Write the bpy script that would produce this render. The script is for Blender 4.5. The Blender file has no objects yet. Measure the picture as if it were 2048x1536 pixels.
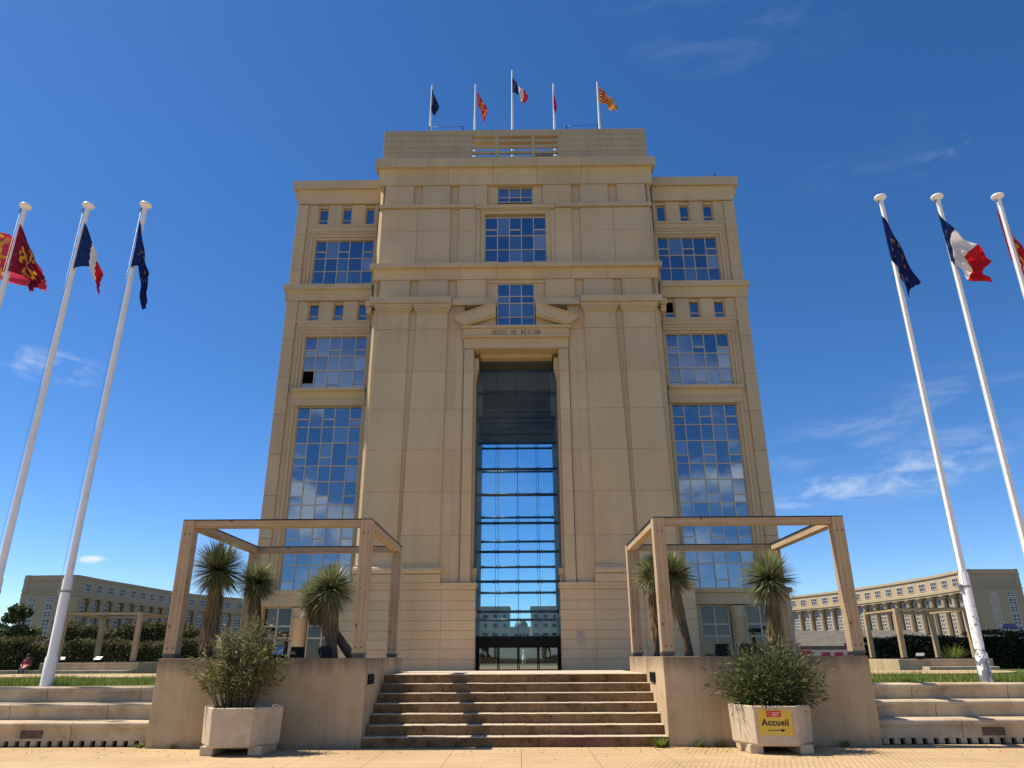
import bpy, bmesh, math, random
import numpy as np
from mathutils import Vector, Matrix, Quaternion
R = math.radians
random.seed(7); rng = np.random.default_rng(11)
S = bpy.context.scene
COL = S.collection

# ------------------------------------------------------------------ camera
F_PX, PITCH, YAW, ROLL = 1440.0, R(20.77), R(.55), R(.26)
CAM = Vector((0, 0, 1.6))
fwd = Vector((-math.sin(YAW)*math.cos(PITCH), math.cos(YAW)*math.cos(PITCH), math.sin(PITCH)))
r0 = Vector((math.cos(YAW), math.sin(YAW), 0)); u0 = r0.cross(fwd)
rt = r0*math.cos(ROLL) - u0*math.sin(ROLL); up = u0*math.cos(ROLL) + r0*math.sin(ROLL)
cam_d = bpy.data.cameras.new('camera'); cam = bpy.data.objects.new('camera', cam_d); COL.objects.link(cam)
cam_d.sensor_width = 36; cam_d.lens = 36*F_PX/2048; cam_d.clip_end = 3000; cam_d.clip_start = .1
cam.matrix_world = Matrix.Translation(CAM) @ Matrix((rt, up, -fwd)).transposed().to_4x4()
S.camera = cam
def ray(x, y): return fwd + rt*((x-1024)/F_PX) - up*((y-768)/F_PX)
def at(x, y, Y):
    v = ray(x, y); return CAM + v*(Y/v.y)

# ------------------------------------------------------------------ light
TO_SUN = Vector((-.591, .12, 1)).normalized()
SUN_EL = math.asin(TO_SUN.z); SUN_AZ = math.atan2(TO_SUN.x, TO_SUN.y)
sl = bpy.data.lights.new('sun', 'SUN'); sl.energy = 5.0; sl.angle = R(.53); sl.color = (1, .90, .74)
so = bpy.data.objects.new('sun', sl); COL.objects.link(so)
so.rotation_euler = (-TO_SUN).to_track_quat('-Z', 'Y').to_euler(); so.location = (-60, 10, 100)
S.view_settings.view_transform = 'Standard'; S.view_settings.look = 'None'
S.view_settings.exposure = 0.56; S.view_settings.gamma = 1

W = bpy.data.worlds.new('World'); S.world = W; W.use_nodes = True
nt = W.node_tree; N = nt.nodes; L = nt.links
def wn(t, **k):
    n = N.new(t)
    for a, b in k.items(): setattr(n, a, b)
    return n
def wmath(op, a, b=None, c=None, clamp=False):
    n = N.new('ShaderNodeMath'); n.operation = op; n.use_clamp = clamp
    for i, v in enumerate((a, b, c)):
        if v is None: continue
        if isinstance(v, (int, float)): n.inputs[i].default_value = v
        else: L.new(v, n.inputs[i])
    return n.outputs[0]
N.clear()
out = wn('ShaderNodeOutputWorld'); bg = wn('ShaderNodeBackground'); bg.inputs[1].default_value = .088
sky = wn('ShaderNodeTexSky', sky_type='NISHITA'); sky.sun_disc = False
sky.sun_elevation = SUN_EL; sky.sun_rotation = SUN_AZ
sky.air_density = .66; sky.dust_density = .1; sky.ozone_density = 3.0; sky.altitude = 50
hs = wn('ShaderNodeHueSaturation'); hs.inputs['Hue'].default_value = .503; hs.inputs['Saturation'].default_value = 1.25; hs.inputs['Value'].default_value = 1.31
L.new(sky.outputs[0], hs.inputs['Color'])
tc = wn('ShaderNodeTexCoord'); dirv = tc.outputs['Generated']
def wdot(v):
    n = N.new('ShaderNodeVectorMath'); n.operation = 'DOT_PRODUCT'; L.new(dirv, n.inputs[0]); n.inputs[1].default_value = v
    return n.outputs['Value']
def wnoise(scale, detail=5, rough=.6, sc=(1, 1, 1), dist=0):
    m = N.new('ShaderNodeMapping'); m.inputs['Scale'].default_value = sc; L.new(dirv, m.inputs[0])
    n = N.new('ShaderNodeTexNoise'); n.inputs['Scale'].default_value = scale; n.inputs['Detail'].default_value = detail
    n.inputs['Roughness'].default_value = rough; n.inputs['Distortion'].default_value = dist
    L.new(m.outputs[0], n.inputs['Vector']); return n.outputs['Fac']
def wramp(v, a, b):
    n = N.new('ShaderNodeMapRange'); n.interpolation_type = 'SMOOTHSTEP'; L.new(v, n.inputs[0])
    n.inputs[1].default_value = a; n.inputs[2].default_value = b; return n.outputs[0]
def wisp(px, py, wpx, hpx, noise, lo, hi, strength, tilt=0):
    """a cloud patch in the real sky, round a fixed compass direction"""
    c = ray(px, py).normalized(); e = Vector((c.y, -c.x, 0)).normalized(); u = e.cross(c)
    e2 = e*math.cos(tilt) + u*math.sin(tilt); u2 = u*math.cos(tilt) - e*math.sin(tilt)
    a = wmath('DIVIDE', wdot(e2), wpx/F_PX); b = wmath('DIVIDE', wdot(u2), hpx/F_PX)
    r2 = wmath('ADD', wmath('MULTIPLY', a, a), wmath('MULTIPLY', b, b))
    m = wramp(r2, 1.0, 0.0)
    front = wmath('GREATER_THAN', wdot(c), .5)
    m = wmath('MULTIPLY', m, front)
    return wmath('MULTIPLY', wmath('MULTIPLY', m, wramp(noise, lo, hi)), strength)
n_w = wnoise(9, 6, .62, (1, 1, 3.5), .6); n_f = wnoise(22, 5, .6, (1, 1, 2.5), .4)
cl = wisp(1660, 978, 180, 32, n_f, .38, .76, .42, R(7))
for args in ((1820, 948, 180, 50, n_f, .36, .78, .40, R(10)), (105, 732, 100, 34, n_f, .4, .75, .36, 0),
             (188, 1120, 27, 9, n_f, .34, .62, .95, 0), (1450, 55, 260, 110, n_w, .45, .8, .05, R(-20)), (1760, 330, 200, 160, n_w, .5, .8, .03, R(-30)), (1880, 295, 60, 30, n_f, .45, .75, .12, 0), (1800, 880, 330, 120, n_w, .45, .8, .2, R(12))):
    cl = wmath('MAXIMUM', cl, wisp(*args))
# cumulus fields low over the half of the sky behind the photographer (seen in the window panes)
n_c = wnoise(4.2, 7, .58, (1, 1, 2.2), .3)
sep = N.new('ShaderNodeSeparateXYZ'); L.new(dirv, sep.inputs[0])
back = wramp(sep.outputs[1], .05, -.45)
zlow = wmath('MULTIPLY', wramp(sep.outputs[2], .0, .06), wramp(sep.outputs[2], .46, .2))
cb = wmath('MULTIPLY', wmath('MULTIPLY', back, zlow), wmath('MULTIPLY', wramp(n_c, .46, .62), .95))
cl = wmath('MAXIMUM', cl, cb)
mx = wn('ShaderNodeMix', data_type='RGBA'); L.new(cl, mx.inputs[0]); L.new(hs.outputs[0], mx.inputs[6])
mx.inputs[7].default_value = (7.2, 7.6, 8.2, 1)
L.new(mx.outputs[2], bg.inputs[0]); L.new(bg.outputs[0], out.inputs[0])

# ------------------------------------------------------------------ materials
def new_mat(name):
    m = bpy.data.materials.new(name); m.use_nodes = True
    return m, m.node_tree.nodes, m.node_tree.links, m.node_tree.nodes['Principled BSDF']
def nd(Ns, t, **k):
    n = Ns.new(t)
    for a, b in k.items(): setattr(n, a, b)
    return n
def noise(Ns, Ls, vec, scale, detail=4, rough=.6, sc=None):
    if sc:
        mp = Ns.new('ShaderNodeMapping'); mp.inputs['Scale'].default_value = sc; Ls.new(vec, mp.inputs[0]); vec = mp.outputs[0]
    n = Ns.new('ShaderNodeTexNoise'); n.inputs['Scale'].default_value = scale; n.inputs['Detail'].default_value = detail
    n.inputs['Roughness'].default_value = rough; Ls.new(vec, n.inputs['Vector']); return n.outputs['Fac']
def ramp(Ns, Ls, fac, stops, interp='LINEAR'):
    r = Ns.new('ShaderNodeValToRGB'); r.color_ramp.interpolation = interp
    while len(r.color_ramp.elements) < len(stops): r.color_ramp.elements.new(.5)
    for e, (p, c) in zip(r.color_ramp.elements, stops):
        e.position = p; e.color = (*c, 1) if len(c) == 3 else c
    Ls.new(fac, r.inputs[0]); return r.outputs[0]
def mixc(Ns, Ls, fac, a, b, mode='MIX'):
    m = Ns.new('ShaderNodeMix'); m.data_type = 'RGBA'; m.blend_type = mode
    for i, v in ((0, fac), (6, a), (7, b)):
        if isinstance(v, (int, float)): m.inputs[i].default_value = v
        elif isinstance(v, tuple): m.inputs[i].default_value = (*v, 1)
        else: Ls.new(v, m.inputs[i])
    return m.outputs[2]
def sc3(c, k): return tuple(min(1, x*k) for x in c)
def stone(name, base, var=.12, scale=.6, streak=.0, fine=9, bump=.15, rough=.85, island=.05, stain=(.25, .2, .13), stain_amt=0.0, spec=.2, topstain=None):
    m, Ns, Ls, P = new_mat(name)
    tcn = Ns.new('ShaderNodeTexCoord'); v = tcn.outputs['Object']
    a = noise(Ns, Ls, v, scale, 5, .6)
    col = ramp(Ns, Ls, a, [(.3, sc3(base, 1-var)), (.7, sc3(base, 1+var))])
    f = noise(Ns, Ls, v, fine*6, 4, .7)
    col = mixc(Ns, Ls, .5, col, ramp(Ns, Ls, f, [(.25, (.78, .78, .78)), (.75, (1.0, 1.0, 1.0))]), 'MULTIPLY')
    if streak:
        s = noise(Ns, Ls, v, 1.0, 5, .65, (1.1, 1.1, .11))
        col = mixc(Ns, Ls, streak, col, ramp(Ns, Ls, s, [(.42, (1, 1, 1)), (.72, stain)]), 'MULTIPLY')
    if stain_amt:
        s = noise(Ns, Ls, v, 1.7, 6, .7)
        col = mixc(Ns, Ls, stain_amt, col, ramp(Ns, Ls, s, [(.5, (1, 1, 1)), (.72, stain)]), 'MULTIPLY')
    if topstain:
        # grime washed down from the coping, in ragged tongues
        sp = Ns.new('ShaderNodeSeparateXYZ'); Ls.new(v, sp.inputs[0])
        ma = Ns.new('ShaderNodeMath'); ma.operation = 'MULTIPLY_ADD'; Ls.new(sp.outputs[2], ma.inputs[0]); ma.inputs[1].default_value = 1.1
        tn = noise(Ns, Ls, v, 1.0, 6, .7, (2.2, 2.2, .35)); Ls.new(tn, ma.inputs[2])
        mr = Ns.new('ShaderNodeMapRange'); Ls.new(ma.outputs[0], mr.inputs[0]); mr.inputs[1].default_value = topstain*1.1+.16; mr.inputs[2].default_value = topstain*1.1+.52; mr.inputs[4].default_value = .72
        col = mixc(Ns, Ls, mr.outputs[0], col, (.11, .085, .06))
        # splash dirt and moss along the foot
        mb_ = Ns.new('ShaderNodeMath'); mb_.operation = 'MULTIPLY_ADD'; Ls.new(sp.outputs[2], mb_.inputs[0]); mb_.inputs[1].default_value = -1.6
        Ls.new(noise(Ns, Ls, v, 3.2, 6, .7), mb_.inputs[2])
        mr2 = Ns.new('ShaderNodeMapRange'); Ls.new(mb_.outputs[0], mr2.inputs[0]); mr2.inputs[1].default_value = .22; mr2.inputs[2].default_value = .62; mr2.inputs[4].default_value = .6
        col = mixc(Ns, Ls, mr2.outputs[0], col, (.13, .11, .07))
        # long pale and dark run-off streaks
        st_ = noise(Ns, Ls, v, 1.0, 5, .7, (3.4, 3.4, .22))
        col = mixc(Ns, Ls, .45, col, ramp(Ns, Ls, st_, [(.32, (1.12, 1.1, 1.06)), (.5, (1, 1, 1)), (.68, (.66, .62, .56))]), 'MULTIPLY')
    if island:
        g = Ns.new('ShaderNodeNewGeometry')
        col = mixc(Ns, Ls, 1.0, col, ramp(Ns, Ls, g.outputs['Random Per Island'], [(0, (1-island, 1-island*1.1, 1-island)), (.5, (1, 1, 1)), (1, (1, 1-island*.45, 1-island*.9))]), 'MULTIPLY')
    Ls.new(col, P.inputs['Base Color']); P.inputs['Roughness'].default_value = rough
    P.inputs['Specular IOR Level'].default_value = spec
    b = Ns.new('ShaderNodeBump'); b.inputs['Strength'].default_value = bump; b.inputs['Distance'].default_value = .02
    Ls.new(noise(Ns, Ls, v, fine*3, 6, .7), b.inputs['Height']); Ls.new(b.outputs[0], P.inputs['Normal'])
    return m
def plain(name, c, rough=.5, metal=0, spec=.5, var=.0, scale=8):
    m, Ns, Ls, P = new_mat(name)
    P.inputs['Roughness'].default_value = rough; P.inputs['Metallic'].default_value = metal
    P.inputs['Specular IOR Level'].default_value = spec
    if var:
        v = Ns.new('ShaderNodeTexCoord').outputs['Object']
        Ls.new(ramp(Ns, Ls, noise(Ns, Ls, v, scale, 4), [(.3, sc3(c, 1-var)), (.7, sc3(c, 1+var))]), P.inputs['Base Color'])
    else: P.inputs['Base Color'].default_value = (*c, 1)
    return m
def leafmat(name, a, b, c, rough=.5, trans=.25, spec=.4):
    m, Ns, Ls, P = new_mat(name)
    g = Ns.new('ShaderNodeNewGeometry')
    col = ramp(Ns, Ls, g.outputs['Random Per Island'], [(0, a), (.5, b), (1, c)])
    Ls.new(col, P.inputs['Base Color']); P.inputs['Roughness'].default_value = rough
    P.inputs['Specular IOR Level'].default_value = spec
    t = Ns.new('ShaderNodeBsdfTranslucent'); Ls.new(col, t.inputs['Color'])
    mxs = Ns.new('ShaderNodeMixShader'); mxs.inputs[0].default_value = trans
    o = Ns['Material Output']; Ls.new(P.outputs[0], mxs.inputs[1]); Ls.new(t.outputs[0], mxs.inputs[2]); Ls.new(mxs.outputs[0], o.inputs[0])
    return m
def glassmat(name, stops, fac=.42, tint=(.62, .74, .86), rough=.015):
    m, Ns, Ls, P = new_mat(name)
    g = Ns.new('ShaderNodeNewGeometry')
    d = Ns.new('ShaderNodeBsdfDiffuse'); Ls.new(ramp(Ns, Ls, g.outputs['Random Per Island'], stops, 'CONSTANT'), d.inputs[0])
    gl = Ns.new('ShaderNodeBsdfGlossy'); gl.inputs['Color'].default_value = (*tint, 1); gl.inputs['Roughness'].default_value = rough
    v = Ns.new('ShaderNodeTexCoord').outputs['Object']
    b = Ns.new('ShaderNodeBump'); b.inputs['Strength'].default_value = .05; b.inputs['Distance'].default_value = .02
    Ls.new(noise(Ns, Ls, v, .8, 2), b.inputs['Height']); Ls.new(b.outputs[0], gl.inputs['Normal'])
    mxs = Ns.new('ShaderNodeMixShader'); mxs.inputs[0].default_value = fac
    Ls.new(d.outputs[0], mxs.inputs[1]); Ls.new(gl.outputs[0], mxs.inputs[2]); Ls.new(mxs.outputs[0], Ns['Material Output'].inputs[0])
    return m
def clearglass(name, tint, fac=.08):
    m, Ns, Ls, P = new_mat(name)
    t = Ns.new('ShaderNodeBsdfTransparent'); t.inputs[0].default_value = (*tint, 1)
    gl = Ns.new('ShaderNodeBsdfGlossy'); gl.inputs['Roughness'].default_value = .02; gl.inputs['Color'].default_value = (.9, .95, 1, 1)
    mxs = Ns.new('ShaderNodeMixShader'); mxs.inputs[0].default_value = fac
    Ls.new(t.outputs[0], mxs.inputs[1]); Ls.new(gl.outputs[0], mxs.inputs[2]); Ls.new(mxs.outputs[0], Ns['Material Output'].inputs[0])
    return m
M = {}
M['facade'] = stone('facade_concrete', (.60, .455, .285), .09, .16, streak=.22, fine=3, bump=.12, island=.09, stain=(.6, .55, .48))
M['crown'] = stone('crown_concrete', (.48, .38, .245), .07, .4, streak=.25, fine=3, bump=.12, island=.05, stain=(.55, .5, .42))
M['far_stone'] = stone('pale_ochre_stone', (.44, .345, .22), .05, .1, fine=1, bump=.05, island=0)
M['interior'] = plain('dark_cladding', (.16, .148, .125), .6, var=.15, scale=.6)
M['dark_metal'] = plain('dark_steel', (.012, .022, .028), .35, .3)
M['black'] = plain('black_housing', (.01, .01, .011), .6, spec=.15)
M['steel'] = plain('galvanised_steel', (.28, .28, .28), .45, .7, var=.15)
M['shoe'] = plain('dark_galvanised_shoe', (.085, .085, .085), .5, .2, var=.2)
M['frame'] = plain('window_frame_aluminium', (.50, .43, .35), .45, .1)
M['whiteframe'] = plain('white_window_frame', (.55, .53, .48), .6)
M['pane'] = glassmat('window_pane', [(0, (.006, .014, .03)), (.42, (.015, .03, .055)), (.6, (.05, .075, .10)), (.8, (.11, .14, .16)), (.95, (.22, .245, .25))], .36)
M['pane_dark'] = plain('open_pane_darkness', (.004, .004, .005), .9, spec=0)
M['pane_low'] = glassmat('ground_window_pane', [(0, (.012, .012, .012)), (.6, (.03, .028, .022)), (.85, (.05, .05, .04))], .07, (.7, .72, .72))
M['pane_far'] = glassmat('far_window_pane', [(0, (.006, .008, .009)), (.65, (.02, .027, .03)), (.85, (.07, .085, .09)), (.95, (.2, .21, .2))], .07, (.6, .7, .75))
M['curtain'] = clearglass('tinted_curtain_glass', (.70, .87, .93), .03)
M['door_glass'] = clearglass('door_glass', (.58, .62, .60), .12)
M['plinth'] = stone('stained_render', (.49, .375, .235), .10, .7, streak=.30, fine=6, bump=.25, island=0, stain=(.5, .44, .36), stain_amt=.3, topstain=1.6)
M['seat'] = stone('cast_stone_seat', (.53, .43, .30), .14, 1.6, streak=.35, fine=8, bump=.35, island=.07, stain=(.42, .33, .24), stain_amt=.6)
M['planter'] = stone('pale_concrete_planter', (.58, .475, .345), .12, 2.0, streak=.3, fine=10, bump=.4, island=0, stain=(.5, .42, .33), stain_amt=.45)
M['tread'] = stone('worn_tread', (.55, .45, .33), .14, 2.0, fine=10, bump=.3, island=.05, stain_amt=.5, stain=(.5, .4, .32))
M['letters'] = plain('engraved_letters', (.05, .035, .025), .7)
M['white_paint'] = plain('white_pole_paint', (.78, .77, .75), .35, var=.05, scale=3)
M['soil'] = plain('dark_soil', (.03, .022, .015), .95, var=.3)
M['bark'] = stone('yucca_bark', (.115, .085, .06), .35, 9, fine=14, bump=.8, island=0)
M['bark_far'] = plain('tree_bark', (.09, .07, .05), .9, var=.3)
M['skirt'] = leafmat('dead_yucca_leaves', (.16, .10, .045), (.30, .21, .10), (.40, .30, .16), .7, .2, .2)
M['yucca'] = leafmat('yucca_leaves', (.11, .135, .05), (.20, .225, .095), (.38, .40, .22), .36, .2, .6)
M['oleander_pale'] = leafmat('sparse_shrub_leaves', (.06, .08, .02), (.15, .165, .05), (.33, .31, .14), .5, .28, .25)
M['oleander'] = leafmat('dense_shrub_leaves', (.03, .05, .012), (.07, .095, .025), (.17, .185, .06), .5, .25, .25)
M['stem'] = plain('shrub_stems', (.12, .09, .055), .85, var=.3)
M['hedge'] = leafmat('hedge_leaves', (.05, .055, .02), (.11, .11, .042), (.20, .18, .085), .65, .2, .08)
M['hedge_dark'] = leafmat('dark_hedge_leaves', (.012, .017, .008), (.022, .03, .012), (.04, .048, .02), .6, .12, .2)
M['tree'] = leafmat('tree_leaves', (.04, .06, .02), (.075, .10, .036), (.12, .145, .055), .5, .25, .3)
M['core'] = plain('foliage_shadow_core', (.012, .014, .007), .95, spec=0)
M['grass'] = leafmat('grass_blades', (.08, .125, .015), (.17, .24, .04), (.34, .36, .10), .55, .35, .2)
M['litter'] = leafmat('dry_leaf_litter', (.06, .035, .018), (.12, .075, .04), (.2, .14, .08), .8, .1, .1)
M['blue'] = leafmat('flag_blue_cloth', (.012, .03, .13),) if False else plain('flag_blue_cloth', (.010, .028, .13), .7)
def cloth(name, c, trans=.35):
    m, Ns, Ls, P = new_mat(name); P.inputs['Base Color'].default_value = (*c, 1); P.inputs['Roughness'].default_value = .75; P.inputs['Specular IOR Level'].default_value = .2
    t = Ns.new('ShaderNodeBsdfTranslucent'); t.inputs[0].default_value = (*c, 1)
    mxs = Ns.new('ShaderNodeMixShader'); mxs.inputs[0].default_value = trans
    Ls.new(P.outputs[0], mxs.inputs[1]); Ls.new(t.outputs[0], mxs.inputs[2]); Ls.new(mxs.outputs[0], Ns['Material Output'].inputs[0]); return m
CL = {'navy': cloth('navy_cloth', (.010, .028, .12)), 'white': cloth('white_cloth', (.75, .72, .68)), 'red': cloth('red_cloth', (.50, .012, .022)),
      'crimson': cloth('crimson_cloth', (.46, .014, .045)), 'gold': cloth('gold_cloth', (.68, .38, .04)), 'eu': cloth('deep_blue_cloth', (.008, .018, .10)),
      'deepcrimson': cloth('deep_crimson_cloth', (.20, .006, .022), .2), 'faded': cloth('faded_crimson_cloth', (.62, .05, .10), .5), 'dimgold': cloth('dull_gold_cloth', (.34, .21, .04)), 'ochre': cloth('ochre_cloth', (.72, .44, .10)), 'brick': cloth('brick_red_cloth', (.42, .04, .03))}  # the pale and the dark crimson carry backlight and shade in their colour
def woodmat():
    m, Ns, Ls, P = new_mat('weathered_timber')
    v = Ns.new('ShaderNodeTexCoord').outputs['Object']
    # beams are modelled along local Z, so the grain runs with Z
    g = noise(Ns, Ls, v, 1.0, 6, .65, (26, 26, .9))
    col = ramp(Ns, Ls, g, [(.3, (.33, .235, .135)), (.5, (.44, .32, .19)), (.72, (.52, .395, .25))])
    w = noise(Ns, Ls, v, 1.3, 3)
    col = mixc(Ns, Ls, .5, col, ramp(Ns, Ls, w, [(.35, (.72, .70, .68)), (.65, (1, 1, 1))]), 'MULTIPLY')
    vo = Ns.new('ShaderNodeTexVoronoi'); mp = Ns.new('ShaderNodeMapping'); mp.inputs['Scale'].default_value = (4.2, 4.2, 2.6)
    Ls.new(v, mp.inputs[0]); Ls.new(mp.outputs[0], vo.inputs['Vector']); vo.inputs['Scale'].default_value = 1.1
    col = mixc(Ns, Ls, ramp(Ns, Ls, vo.outputs['Distance'], [(.07, (.85, .85, .85)), (.13, (0, 0, 0))]), col, (.10, .05, .025))
    Ls.new(col, P.inputs['Base Color']); P.inputs['Roughness'].default_value = .7; P.inputs['Specular IOR Level'].default_value = .25
    b = Ns.new('ShaderNodeBump'); b.inputs['Strength'].default_value = .25; b.inputs['Distance'].default_value = .01
    Ls.new(g, b.inputs['Height']); Ls.new(b.outputs[0], P.inputs['Normal']); return m
M['wood'] = woodmat()
def pavemat():
    m, Ns, Ls, P = new_mat('sandy_ribbed_paving')
    v = Ns.new('ShaderNodeTexCoord').outputs['Object']
    a = noise(Ns, Ls, v, .5, 6, .65)
    col = ramp(Ns, Ls, a, [(.3, (.44, .31, .17)), (.7, (.55, .40, .235))])
    f = noise(Ns, Ls, v, 14, 5, .7)
    col = mixc(Ns, Ls, .6, col, ramp(Ns, Ls, f, [(.3, (.70, .66, .6)), (.6, (1, 1, 1))]), 'MULTIPLY')
    # slabs 0.75 x 0.5 m with worn joints
    br = Ns.new('ShaderNodeTexBrick'); br.offset = 0; Ls.new(v, br.inputs['Vector'])
    br.inputs['Scale'].default_value = 1; br.inputs['Mortar Size'].default_value = .007; br.inputs['Mortar Smooth'].default_value = .3
    br.inputs['Brick Width'].default_value = 1.25; br.inputs['Row Height'].default_value = .42
    br.inputs['Color1'].default_value = (1, 1, 1, 1); br.inputs['Color2'].default_value = (.9, .9, .9, 1); br.inputs['Mortar'].default_value = (.34, .29, .24, 1)
    col = mixc(Ns, Ls, .8, col, br.outputs['Color'], 'MULTIPLY')
    # fine tactile ribs
    wv = Ns.new('ShaderNodeTexWave'); wv.bands_direction = 'X'; wv.inputs['Scale'].default_value = 3.6; wv.inputs['Distortion'].default_value = .1
    rot = Ns.new('ShaderNodeMapping'); rot.inputs['Rotation'].default_value = (0, 0, R(18)); Ls.new(v, rot.inputs[0]); Ls.new(rot.outputs[0], wv.inputs['Vector'])
    msk = ramp(Ns, Ls, noise(Ns, Ls, v, .35, 3), [(.4, (0, 0, 0)), (.55, (1, 1, 1))])
    rib = mixc(Ns, Ls, msk, (1, 1, 1), ramp(Ns, Ls, wv.outputs['Fac'], [(.1, (.80, .78, .75)), (.45, (1, 1, 1))]))
    col = mixc(Ns, Ls, 1, col, rib, 'MULTIPLY')
    Ls.new(col, P.inputs['Base Color']); P.inputs['Roughness'].default_value = .85; P.inputs['Specular IOR Level'].default_value = .2
    b = Ns.new('ShaderNodeBump'); b.inputs['Strength'].default_value = .3; b.inputs['Distance'].default_value = .02
    Ls.new(f, b.inputs['Height']); Ls.new(b.outputs[0], P.inputs['Normal']); return m
M['paving'] = pavemat()
def risermat():
    m, Ns, Ls, P = new_mat('stained_ribbed_riser')
    v = Ns.new('ShaderNodeTexCoord').outputs['Object']
    wv = Ns.new('ShaderNodeTexWave'); wv.bands_direction = 'X'; wv.inputs['Scale'].default_value = 8.5; wv.inputs['Distortion'].default_value = 1.6; wv.inputs['Detail'].default_value = 3; wv.inputs['Detail Scale'].default_value = 3
    Ls.new(v, wv.inputs['Vector'])
    col = ramp(Ns, Ls, noise(Ns, Ls, v, 1.3, 6, .7), [(.3, (.15, .092, .042)), (.55, (.30, .195, .098)), (.75, (.40, .29, .165))])
    col = mixc(Ns, Ls, .8, col, ramp(Ns, Ls, wv.outputs['Fac'], [(.02, (.62, .58, .54)), (.35, (1, 1, 1))]), 'MULTIPLY')
    col = mixc(Ns, Ls, .9, col, ramp(Ns, Ls, noise(Ns, Ls, v, 2.6, 7, .8), [(.40, (1, 1, 1)), (.62, (.22, .16, .12))]), 'MULTIPLY')
    # old wine-red spill low on the right
    g = Ns.new('ShaderNodeVectorMath'); g.operation = 'DISTANCE'; mp = Ns.new('ShaderNodeMapping'); mp.inputs['Scale'].default_value = (1, 0, 2.4); Ls.new(v, mp.inputs[0]); Ls.new(mp.outputs[0], g.inputs[0]); g.inputs[1].default_value = (1.35, 0, .35)
    ad = Ns.new('ShaderNodeMath'); ad.operation = 'ADD'; Ls.new(g.outputs['Value'], ad.inputs[0]); Ls.new(noise(Ns, Ls, v, 4, 4), ad.inputs[1])
    col = mixc(Ns, Ls, ramp(Ns, Ls, ad.outputs[0], [(.75, (.55, .55, .55)), (1.0, (0, 0, 0))]), col, (.16, .035, .05))
    Ls.new(col, P.inputs['Base Color']); P.inputs['Roughness'].default_value = .85; P.inputs['Specular IOR Level'].default_value = .15
    b = Ns.new('ShaderNodeBump'); b.inputs['Strength'].default_value = .4; b.inputs['Distance'].default_value = .01
    Ls.new(wv.outputs['Fac'], b.inputs['Height']); Ls.new(b.outputs[0], P.inputs['Normal']); return m
M['riser'] = risermat()
def groundmat(name, a, b, s):
    m, Ns, Ls, P = new_mat(name); v = Ns.new('ShaderNodeTexCoord').outputs['Object']
    Ls.new(ramp(Ns, Ls, noise(Ns, Ls, v, s, 6, .7), [(.3, a), (.7, b)]), P.inputs['Base Color']); P.inputs['Roughness'].default_value = .95; P.inputs['Specular IOR Level'].default_value = .1; return m
M['lawn'] = groundmat('lawn_soil_and_turf', (.055, .075, .02), (.11, .13, .04), 3)
M['ground'] = groundmat('dull_town_ground', (.10, .10, .07), (.16, .15, .12), .05)
M['plaza'] = groundmat('pale_plaza_paving', (.60, .43, .25), (.68, .50, .31), .4)
def peelmat():
    m, Ns, Ls, P = new_mat('peeling_white_pole_paint'); v = Ns.new('ShaderNodeTexCoord').outputs['Object']
    sp = Ns.new('ShaderNodeSeparateXYZ'); Ls.new(v, sp.inputs[0])
    n1 = noise(Ns, Ls, v, 6, 6, .7)
    ma = Ns.new('ShaderNodeMath'); ma.operation = 'MULTIPLY_ADD'; Ls.new(sp.outputs[2], ma.inputs[0]); ma.inputs[1].default_value = .10; Ls.new(n1, ma.inputs[2])
    Ls.new(ramp(Ns, Ls, ma.outputs[0], [(.545, (.16, .175, .21)), (.57, (.78, .77, .75))]), P.inputs['Base Color']); P.inputs['Roughness'].default_value = .4; return m
M['peel'] = peelmat()

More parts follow.
